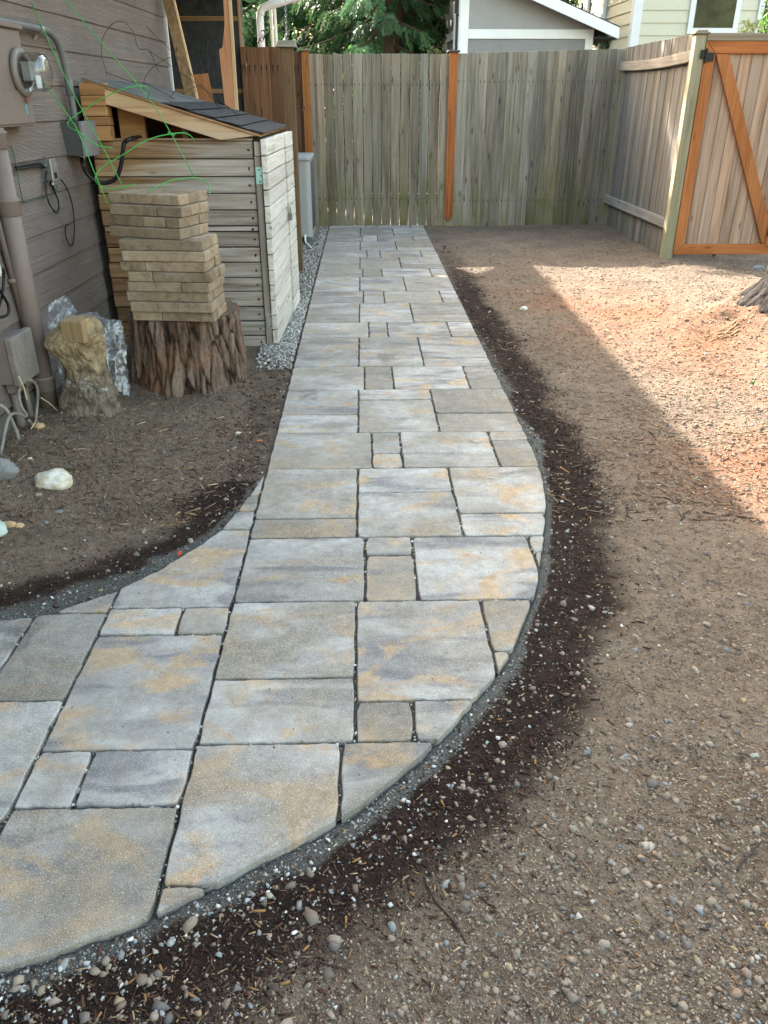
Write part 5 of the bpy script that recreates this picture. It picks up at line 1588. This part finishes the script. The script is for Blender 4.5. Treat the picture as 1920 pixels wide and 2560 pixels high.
tag(MB().prism([(q[0] - 0.008, q[1] - 0.004, g_), (q[0] + 0.006, q[1] - 0.006, g_ + 0.004), (q[0] + 0.009, q[1] + 0.006, g_ + 0.012), (q[0] - 0.003, q[1] + 0.008, g_ + 0.010)], (0.001, 0.001, 0.003)).build('plastic_scrap', M_orp), 'tiny orange plastic scrap on dark soil by the inner bend', 'scrap')
q = G(649, 1104)
tag(MB().prism([(q[0] - 0.012, q[1], 0.0), (q[0] + 0.012, q[1] - 0.004, 0.002), (q[0] + 0.012, q[1] + 0.006, 0.004), (q[0] - 0.01, q[1] + 0.008, 0.003)], (0, 0, 0.003)).build('wood_chip', plain('orange_chip', (0.45, 0.15, 0.06), 0.8)), 'orange wood chip on the soil beside the straight path', 'chip')
for px, L_, an, lab in (((1115, 2270), 0.16, -62, 'long thin dark root lying in the near dirt'), ((1870, 2140), 0.10, 40, 'short dark twig lying in the near dirt')):
    q = G(*px)
    pts = []
    for k in np.linspace(-0.5, 0.5, 7):
        x_, y_ = q[0] + L_ * k * math.cos(R(an)) + 0.004 * math.sin(k * 9), q[1] + L_ * k * math.sin(R(an))
        pts.append((x_, y_, float(gz(np.array([x_]), np.array([y_]))[0]) + 0.002))
    tag(MB().tube(pts, 0.0022, 6, 2).build('twig', M_rustw, None, True), lab, 'twig')
# ---------------------------------------------------------------- big tree at the right
def leafcloud(cen, rad, n, size, cols, seed, droop=0.0):
    """leaf quads spread through an uneven crown"""
    rg = np.random.default_rng(seed)
    u = rg.normal(size=(n, 3))
    u /= np.linalg.norm(u, axis=1)[:, None]
    r = rg.random(n) ** 0.45
    P = u * r[:, None]
    k = np.array([mnoise.noise(Vector(q * 2.3) + Vector((seed, 0, 0))) for q in P])
    P = P[k > -0.12]
    n = len(P)
    P = P * np.array(rad) + np.array(cen)
    a = rg.normal(size=(n, 3))
    a[:, 2] -= droop
    a /= np.linalg.norm(a, axis=1)[:, None]
    b = np.cross(a, rg.normal(size=(n, 3)))
    b /= np.linalg.norm(b, axis=1)[:, None]
    s = size * (0.6 + 0.8 * rg.random((n, 1)))
    V = np.stack([P, P + a * s + b * s * 0.35, P + a * s * 2, P + a * s - b * s * 0.35], 1).reshape(-1, 3)
    F = np.arange(n * 4).reshape(-1, 4)
    c = np.array(cols)[rg.integers(0, len(cols), n)] * (0.7 + 0.6 * rg.random((n, 1)))
    return V, F, np.repeat(c, 4, 0)
M_leaf = colmat('foliage', 0.55, 0, 0.35, 0.3)
M_bark2 = bark_mat('fir_bark', (0.006, 0.005, 0.0045), (0.036, 0.031, 0.028), (0.085, 0.076, 0.07), (0.055, 0.047, 0.04))
big = thing('fir_tree', (TREE[0], TREE[1], 0), 'large rough barked tree trunk flaring into the dirt by the gate', 'tree')
def tr(q):
    z = -0.05 + 9.0 * q
    return TREE[0] + 0.06 * z * 0.1, TREE[1], 0.255 + 0.20 * math.exp(-max(z, 0) / 0.22) + 0.03 * math.exp(-z / 1.0) - 0.016 * z
def tr_low(q):
    z = -0.05 + 1.65 * q
    return TREE[0], TREE[1], 0.42 + 0.20 * math.exp(-(max(z, 0.19) - 0.19) / 0.14) - 0.02 * z
barked('trunk', tr_low, 240, 160, 0.04, 5.5, M_bark2, big, -0.05, 1.60, 9.0, 0.6, 0.03)
MB().tube([(TREE[0], TREE[1], 1.55), (TREE[0] + 0.05, TREE[1], 5), (TREE[0] + 0.02, TREE[1] + 0.1, 9.5), (TREE[0], TREE[1], 13.0)], [0.34, 0.26, 0.15, 0.02], 16, 4).build('upper_trunk', M_grock and plain('fir_bark_far', (0.10, 0.09, 0.08), 0.95, var=0.4, f=18, bump=0.8), big, True)
limb = MB()
for k in range(22):
    z = 6.0 + 6.3 * k / 22
    a = k * 2.4
    L = 1.7 * (1 - (z - 6) / 8)
    limb.tube([(TREE[0], TREE[1], z), (TREE[0] + L * 0.5 * math.cos(a), TREE[1] + L * 0.5 * math.sin(a), z + 0.05), (TREE[0] + L * math.cos(a), TREE[1] + L * math.sin(a), z - 0.2)], [0.045, 0.03, 0.008], 6)
limb.build('limbs', M_rustw, big)
v, f, c = leafcloud((TREE[0], TREE[1], 9.6), (1.7, 1.7, 3.6), 9000, 0.07, [(0.035, 0.07, 0.025), (0.05, 0.095, 0.03), (0.025, 0.05, 0.022)], 41, 0.5)
link('crown', npmesh('crown', v, f, c), M_leaf, big)

# ---------------------------------------------------------------- neighbour's grey shed
M_gsid = plain('grey_panel', (0.225, 0.23, 0.235), 0.6, var=0.10, f=35, bump=0.08)
M_gsid2 = plain('light_grey_panel', (0.30, 0.305, 0.31), 0.6, var=0.08, f=35, bump=0.08)
NY = 12.5
ns = thing('garden_shed', (2.2, 13.2, 0), 'grey panelled garden shed with white trim behind the fence', 'shed')
nxl, nxr = 1.345, 3.155
def rz(x):
    return 2.52 - 0.367 * (x - 2.45)
m = MB()
m.prism([(nxl, NY, -0.02), (nxr, NY, -0.02), (nxr, NY, rz(nxr) - 0.02), (nxl, NY, rz(nxl) - 0.02)], (0, 2.4, 0))
m.build('wall', M_gsid, ns)
MB().box((nxl - 0.012, NY - 0.024, 0), (nxl + 0.105, NY - 0.001, rz(nxl) - 0.1)).build('corner_board', M_white, ns, bevel=0.002)
MB().box((nxl - 0.026, NY - 0.024, 0), (nxl - 0.0135, NY + 0.09, rz(nxl) - 0.1)).build('corner_board', M_white, ns, bevel=0.002)
MB().box((nxr - 0.105, NY - 0.024, 0), (nxr + 0.001, NY - 0.001, 2.075)).build('corner_board', M_white, ns, bevel=0.002)
MB().box((nxl + 0.107, NY - 0.020, 2.077), (nxr + 0.0, NY - 0.001, 2.188)).build('band_board', M_white, ns, bevel=0.002)
MB().prism([(nxl + 0.106, NY - 0.006, 2.19), (nxr - 0.05, NY - 0.006, 2.19), (nxl + 0.106, NY - 0.006, rz(nxl))], (0, 0.004, 0)).build('gable_panel', M_gsid2, ns)
m = MB()
def rpx(x, d):
    return (x, NY - 0.22, rz(x) + d)
m.hexa([(1.0, NY - 0.25, rz(1.0) - 0.0), (3.44, NY - 0.25, rz(3.44)), (3.44, NY + 2.6, rz(3.44)), (1.0, NY + 2.6, rz(1.0)), (1.0, NY - 0.25, rz(1.0) + 0.05), (3.44, NY - 0.25, rz(3.44) + 0.05), (3.44, NY + 2.6, rz(3.44) + 0.05), (1.0, NY + 2.6, rz(1.0) + 0.05)])
m.build('roof', M_roofdk, ns)
m = MB()
m.hexa([(1.0, NY - 0.275, rz(1.0) - 0.10), (3.43, NY - 0.275, rz(3.43) - 0.10), (3.43, NY - 0.252, rz(3.43) - 0.10), (1.0, NY - 0.252, rz(1.0) - 0.10), (1.0, NY - 0.275, rz(1.0) + 0.03), (3.43, NY - 0.275, rz(3.43) + 0.03), (3.43, NY - 0.252, rz(3.43) + 0.03), (1.0, NY - 0.252, rz(1.0) + 0.03)])
m.build('fascia', M_white, ns, bevel=0.003)
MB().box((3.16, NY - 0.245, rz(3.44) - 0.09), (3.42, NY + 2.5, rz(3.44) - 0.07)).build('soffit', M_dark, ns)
# door leaf on the side facing the house
MB().box((nxl - 0.03, NY + 0.42, 0.0), (nxl - 0.002, NY + 1.5, 2.38)).build('door', M_gsid, ns)
for a, b in (((NY + 0.36, 0.0), (NY + 0.44, 2.4)), ((NY + 1.46, 0.0), (NY + 1.56, 2.4)), ((NY + 0.445, 2.10), (NY + 1.455, 2.2)), ((NY + 0.445, 1.0), (NY + 1.455, 1.1))):
    MB().box((nxl - 0.055, a[0], a[1]), (nxl - 0.032, b[0], b[1])).build('door_trim', M_white, ns)
MB().lathe([(0.018, 0), (0.018, 0.02)], onY(1144, 38, NY - 0.03), (0, -1, 0), 10).build('latch', M_black, ns)
for z in (2.55, 2.25):
    MB().box((nxl - 0.066, NY + 0.40, z), (nxl - 0.056, NY + 0.62, z + 0.03)).build('hinge', M_black, ns)

# ---------------------------------------------------------------- cream house
M_cream = plain('cream_siding', (0.60, 0.58, 0.46), 0.6, var=0.05, f=10)
CYH = 17.0
ch = thing('cream_house', (8, 19, 0), 'cream lap sided house with white trim behind the side fence', 'house')
cx0 = onY(1583, 60, CYH)[0]
MB().box((cx0 + 0.02, CYH + 0.02, -0.05), (13, 24, 6.0)).build('wall', M_cream, ch)
for k in range(6, 30):
    z = 0.2 * k
    MB().hexa([(cx0 + 0.1, CYH - 0.022, z), (13, CYH - 0.022, z), (13, CYH + 0.019, z), (cx0 + 0.1, CYH + 0.019, z), (cx0 + 0.1, CYH - 0.004, z + 0.205), (13, CYH - 0.004, z + 0.205), (13, CYH + 0.019, z + 0.205), (cx0 + 0.1, CYH + 0.019, z + 0.205)]).build('siding_plank', M_cream, ch)
    if k < 24:
        MB().hexa([(cx0 - 0.022, CYH + 0.1, z), (cx0 + 0.019, CYH + 0.1, z), (cx0 + 0.019, 24, z), (cx0 - 0.022, 24, z), (cx0 - 0.004, CYH + 0.1, z + 0.205), (cx0 + 0.019, CYH + 0.1, z + 0.205), (cx0 + 0.019, 24, z + 0.205), (cx0 - 0.004, 24, z + 0.205)]).build('siding_plank', M_cream, ch)
MB().box((cx0 - 0.03, CYH - 0.035, 0), (cx0 + 0.13, CYH + 0.0, 6)).build('corner_board', M_white, ch)
MB().box((cx0 - 0.035, CYH + 0.002, 0), (cx0 - 0.003, CYH + 0.12, 6)).build('corner_board', M_white, ch)
for yv in (18.9, 20.3):
    MB().box((cx0 - 0.09, yv, 0), (cx0 - 0.025, yv + 0.28, 6)).build('side_trim', M_white, ch)
wx0, wx1 = onY(1722, 30, CYH)[0], onY(1848, 30, CYH)[0]
wz0, wz1 = onY(1780, 70, CYH)[2], 3.9
win = MB().box((wx0, CYH - 0.06, wz0 - 0.10), (wx1, CYH - 0.024, wz1)).build('window', M_white, ch, bevel=0.005)
t = NT('window_glass')
M_win = t.done(t.mix(t.rmap(t.noise(t.obj(), 2.6, 5, 0.65), 0.4, 0.65), (0.008, 0.012, 0.010), (0.05, 0.065, 0.03)), None, Roughness=0.12, Specular_IOR_Level=0.3)
MB().box((wx0 + 0.1, CYH - 0.066, wz0), (wx1 - 0.1, CYH - 0.0605, wz1 - 0.1)).build('pane', M_win, win)
win2 = MB().box((wx0, CYH - 0.06, 1.2), (wx1, CYH - 0.024, wz0 - 0.13)).build('window', M_white, ch)
MB().box((wx0 + 0.1, CYH - 0.066, 1.3), (wx1 - 0.1, CYH - 0.0605, wz0 - 0.22)).build('pane', M_win, win2)
wx2 = onY(1893, 30, CYH)[0]
win3 = MB().box((wx2, CYH - 0.06, 1.9), (wx2 + 1.3, CYH - 0.024, 3.9)).build('window', M_white, ch)
MB().box((wx2 + 0.1, CYH - 0.066, 2.0), (wx2 + 1.2, CYH - 0.0605, 3.8)).build('pane', M_win, win3)
MB().box((cx0 - 0.5, CYH - 0.5, 6.0), (13.5, 24.5, 6.15)).build('roof', M_roofdk, ch)

# ---------------------------------------------------------------- white pipes and chain beyond the brown fence
M_wpipe = plain('white_pipe', (0.78, 0.79, 0.79), 0.4, var=0.04)
DY = 10.3
z5n = lambda x, y: (620 + x / 3.456, y / 3.456)
ds = thing('white_downspout', (-1.1, DY, 0), 'white downspout with elbow at the far house corner', 'downspout')
top = [onY(*z5n(x, y), DY) for x, y in [(520, -50), (360, -5), (250, 30), (160, 55), (120, 80), (110, 130), (112, 300)]]
low_ = top[-1].copy()
low_[2] = 0.0
MB().tube(top + [low_], 0.040, 14, 5).build('pipe', M_wpipe, ds, True)
for x, lab in ((195, 'white slender pole beside the white downspout'), (228, 'white slender pole nearer the hanging chain')):
    p = onY(*z5n(x, 60), 11.2)
    q = np.array([p[0] + 0.02, 11.2, 0])
    tag(MB().tube([q, p, p + (p - q) * 0.25], 0.018, 10).build('white_pole', M_wpipe, None, True), lab, 'pole')
m = MB()
ca = onY(*z5n(325, 0), 7.26) + np.array([0.0, 0, 0.25])
cb = np.array([-0.583, 7.245, 1.754])
nl = 26
for k in range(nl):
    a = ca + (cb - ca) * k / nl
    b = ca + (cb - ca) * (k + 1.18) / nl
    if k == nl - 1:
        b = cb
    w = np.array([0.007, 0, 0]) if k % 2 else np.array([0, 0.007, 0])
    m.tube([a, a + w + (b - a) * 0.25, a + w + (b - a) * 0.75, b, a - w + (b - a) * 0.75, a - w + (b - a) * 0.25, a], 0.0022, 5)
tag(m.build('chain', M_steel, None, True), 'steel chain hanging down to the tall brown post cap', 'chain')
fl = thing('flood_light', onY(652, 95, 10.13), 'small white flood light with black cord at the house corner', 'light')
c0 = onY(651, 93, 10.13)
MB().obox(c0 + np.array([-0.03, 0, 0.03]), (0.05, 0, -0.05), (0, 0.05, 0), (0.03, 0, 0.03)).build('head', M_wpipe, fl, bevel=0.004)
MB().tube([onY(651, 78, 10.12), onY(659, 76, 10.12), onY(662, 88, 10.12), onY(656, 103, 10.12), onY(651, 100, 10.12)], 0.006, 6, 4).build('lead', M_black, fl, True)
MB().tube([onY(645, 110, 10.14), c0], 0.008, 6).build('bracket', M_black, fl)

# ---------------------------------------------------------------- cedars beyond the fence
def cedar(name, base, H, Rr, seed, label, cols, nb=70, zlow=0.7, lean=0.0, sz=1.0, zmax=None):
    rg = np.random.default_rng(seed)
    tree = thing(name, (base[0], base[1], 0), label, 'tree', 'trees behind the back fence')
    bx, by = base
    MB().tube([(bx, by, -0.1), (bx + 0.05, by, H * 0.35), (bx, by + 0.05, H * 0.7), (bx, by, H)], [0.30, 0.22, 0.11, 0.02], 12, 3).build('trunk', M_trunk, tree, True)
    br = MB()
    Pv, Av, Bv, Sv, Cv = [], [], [], [], []
    for i in range(nb):
        q = (i + rg.random()) / nb
        z0 = zlow + (H - zlow) * q ** 1.5
        L = Rr * (1 - (z0 / H)) ** 0.7 * (0.65 + 0.5 * rg.random())
        a = i * 2.39996 + rg.random() * 0.6
        d = np.array([math.cos(a), math.sin(a), 0.0])
        side = np.array([-d[1], d[0], 0.0])
        tt = np.linspace(0, 1, 7)
        pts = [np.array([bx, by, z0]) + d * L * u + np.array([0, 0, -0.10 * L * u - 0.30 * L * u * u + 0.16 * L * u ** 4]) for u in tt]
        br.tube(pts, [0.035, 0.006], 5)
        ns_ = int(9 + 15 * L)
        shade = 0.65 + 0.75 * rg.random()
        u = 0.22 + 0.78 * rg.random(ns_) ** 0.8
        pa_ = np.array(pts)
        jj = np.minimum((u * 6).astype(int), 5)
        p = pa_[jj] + (pa_[jj + 1] - pa_[jj]) * (u * 6 - jj)[:, None]
        sd = rg.random(ns_) * 2 - 1
        ax = d * (0.35 + 0.5 * rg.random((ns_, 1))) + side * (sd * 0.9)[:, None] + np.array([0, 0, -0.85]) - np.array([0, 0, 0.5]) * rg.random((ns_, 1))
        ax /= np.linalg.norm(ax, axis=1)[:, None]
        ln_ = (0.20 + 0.28 * rg.random(ns_)) * (1.1 - 0.4 * u) * sz
        wv = np.cross(ax, d + 0.5 * rg.normal(size=(ns_, 3)))
        wv /= np.linalg.norm(wv, axis=1)[:, None]
        cc = np.array(cols)[rg.integers(0, len(cols), ns_)] * (shade * (0.75 + 0.5 * rg.random(ns_)))[:, None]
        h_ = np.tile(np.repeat(np.arange(9) / 9.0, 2), (ns_, 1))[..., None]
        sg = np.tile(np.tile([-1.0, 1.0], 9), (ns_, 1))[..., None]
        fa2 = ax[:, None] * (0.75 + 0.3 * rg.random((ns_, 18, 1))) + wv[:, None] * sg * (0.9 - 0.4 * h_) + 0.18 * rg.normal(size=(ns_, 18, 3))
        fa2 /= np.linalg.norm(fa2, axis=2)[..., None]
        Pv.append((p[:, None] + ax[:, None] * ln_[:, None, None] * h_ + (side * (sd * 0.08)[:, None])[:, None]).reshape(-1, 3))
        Av.append(fa2.reshape(-1, 3))
        Bv.append((np.cross(fa2, np.cross(ax, wv)[:, None]) + 0.25 * rg.normal(size=(ns_, 18, 3))).reshape(-1, 3))
        Sv.append((ln_[:, None, None] * (0.40 - 0.20 * h_)).reshape(-1))
        Cv.append((cc[:, None] * (0.85 + 0.3 * rg.random((ns_, 18, 1)))).reshape(-1, 3))
    br.build('branches', M_trunk, tree)
    P, A_, B_, S, C_ = (np.concatenate(q) for q in (Pv, Av, Bv, Sv, Cv))
    B_ /= np.linalg.norm(B_, axis=1)[:, None]
    S = S[:, None]
    V = np.stack([P, P + A_ * S * 0.5 + B_ * S * 0.17, P + A_ * S, P + A_ * S * 0.5 - B_ * S * 0.17], 1).reshape(-1, 3)
    link('crown', npmesh('crown', V, np.arange(len(V)).reshape(-1, 4), np.repeat(C_, 4, 0)), M_leaf, tree)
    return tree
M_trunk = plain('cedar_trunk', (0.075, 0.05, 0.035), 0.95, var=0.4, f=14, bump=0.6)
GRN = [(0.030, 0.075, 0.026), (0.042, 0.098, 0.032), (0.024, 0.058, 0.026), (0.055, 0.12, 0.040)]
cedar('cedar_tree', (0.75, 15.2), 14.0, 3.3, 11, 'drooping dark green cedar rising behind the path end fence', GRN, 210, 0.8, sz=0.9)
cedar('cedar_tree', (0.35, 13.4), 8.0, 1.45, 12, 'slender bright cedar standing before the larger drooping cedar', [(0.06, 0.13, 0.05), (0.085, 0.16, 0.065), (0.045, 0.10, 0.045)], 170, 0.6, sz=0.8)
cedar('cedar_tree', (-1.6, 18.0), 9.0, 3.2, 13, 'deep green conifer far behind the white downspout', GRN + [(0.08, 0.16, 0.05)], 75, 0.5, sz=1.6)
cedar('cedar_tree', (3.0, 20.5), 11.0, 3.8, 14, 'tall shadowy conifer behind the grey garden shed', GRN + [(0.08, 0.16, 0.05)], 75, 0.5, sz=1.7)
cedar('cedar_tree', (0.9, 22.0), 9.0, 3.9, 15, 'sunlit green conifer glimpsed through gaps of the near cedar', [(0.09, 0.18, 0.05), (0.12, 0.22, 0.06), (0.06, 0.13, 0.04)], 75, 0.4, sz=1.9)
cedar('cedar_tree', (-3.6, 24.0), 9.0, 3.9, 16, 'sunlit green conifer farthest behind the house corner', [(0.09, 0.18, 0.05), (0.12, 0.22, 0.06), (0.06, 0.13, 0.04)], 70, 0.4, sz=1.9)
def bush(name, cen, rad, n, size, cols, seed, label, cat='bush'):
    t_ = thing(name, (cen[0], cen[1], 0), label, cat)
    st_ = MB()
    for k in range(6):
        a = k * 1.05
        st_.tube([(cen[0], cen[1], -0.05), (cen[0] + rad[0] * 0.3 * math.cos(a), cen[1] + rad[1] * 0.3 * math.sin(a), cen[2] * 0.6), (cen[0] + rad[0] * 0.7 * math.cos(a), cen[1] + rad[1] * 0.7 * math.sin(a), cen[2] + rad[2] * 0.3)], [0.015, 0.004], 5)
    st_.build('stems', M_trunk, t_)
    v, f, c = leafcloud(cen, rad, n, size, cols, seed)
    link('foliage', npmesh('foliage', v, f, c), M_leaf, t_)
bush('shrub', (1.0, 12.4, 1.25), (0.42, 0.4, 0.75), 2600, 0.035, [(0.12, 0.17, 0.05), (0.19, 0.2, 0.09), (0.16, 0.13, 0.06)], 51, 'yellowish green shrub beside the grey garden shed')
bush('shrub', (-0.1, 12.2, 1.1), (0.55, 0.5, 0.85), 3600, 0.035, [(0.06, 0.15, 0.04), (0.09, 0.2, 0.05), (0.05, 0.11, 0.035)], 52, 'fresh green shrub peeping over the weathered fence')
pq = onY(1878, 68, 10.5)
bush('shrub', (pq[0], 10.5, pq[2] - 0.12), (0.16, 0.16, 0.19), 420, 0.035, [(0.30, 0.33, 0.12), (0.42, 0.42, 0.2), (0.2, 0.25, 0.08)], 53, 'pale yellow green plant rising behind the cedar gate')
pq = onY(1925, 40, 12.5)
bush('shrub', (pq[0] + 0.12, 12.5, pq[2]), (0.28, 0.3, 0.5), 900, 0.04, [(0.10, 0.22, 0.04), (0.16, 0.30, 0.06)], 54, 'vivid green shrub by the cream house window')
# weeds
def weed(p, h_, n, label, seed):
    rg = np.random.default_rng(seed)
    z0 = float(gz(np.array([p[0]]), np.array([p[1]]))[0])
    m = MB()
    for k in range(n):
        a = rg.random() * 6.28
        d = np.array([math.cos(a), math.sin(a), 0])
        b = np.array([p[0], p[1], z0])
        t_ = b + d * h_ * (0.4 + 0.5 * rg.random()) + np.array([0, 0, h_ * (0.5 + 0.6 * rg.random())])
        w = np.array([-d[1], d[0], 0]) * h_ * 0.22
        mid = (b + t_) / 2 + np.array([0, 0, h_ * 0.22])
        m.add([b, mid + w, t_, mid - w], [(0, 1, 2), (0, 2, 3)])
    tag(m.build('weed', plain('weed_green', (0.07, 0.20, 0.03), 0.6)), label, 'weed')
weed(G(1785, 640), 0.08, 7, 'small leafy green weed under the cedar gate', 1)
weed(G(1882, 968), 0.03, 5, 'tiny green sprout in the dirt near the tree', 3)
# ragged root scar in the slope below the tree
q = G(1800, 850, 0.05)
m = MB()
for k in range(26):
    x0, y0 = q[0] + 0.22 * (rng.random() - 0.5), q[1] + 0.12 * (rng.random() - 0.5)
    a = 0.15 + 0.7 * (rng.random() - 0.5)
    L_ = 0.015 + 0.035 * rng.random()
    x1, y1 = x0 + L_ * math.cos(a), y0 + L_ * math.sin(a)
    za, zb = gz(np.array([x0, x1]), np.array([y0, y1]))
    m.tube([(x0, y0, za + 0.002), ((x0 + x1) / 2, (y0 + y1) / 2, (za + zb) / 2 + 0.004), (x1, y1, zb + 0.003 + 0.01 * rng.random())], [0.002, 0.005 * rng.random() + 0.002, 0.001], 5)
tag(m.build('root_splinters', plain('fresh_root_wood', (0.36, 0.22, 0.115), 0.85, var=0.4)), 'torn pale root splinters in the dirt below the tree', 'root')
bpy.data.objects['root_splinters']['kind'] = 'stuff'
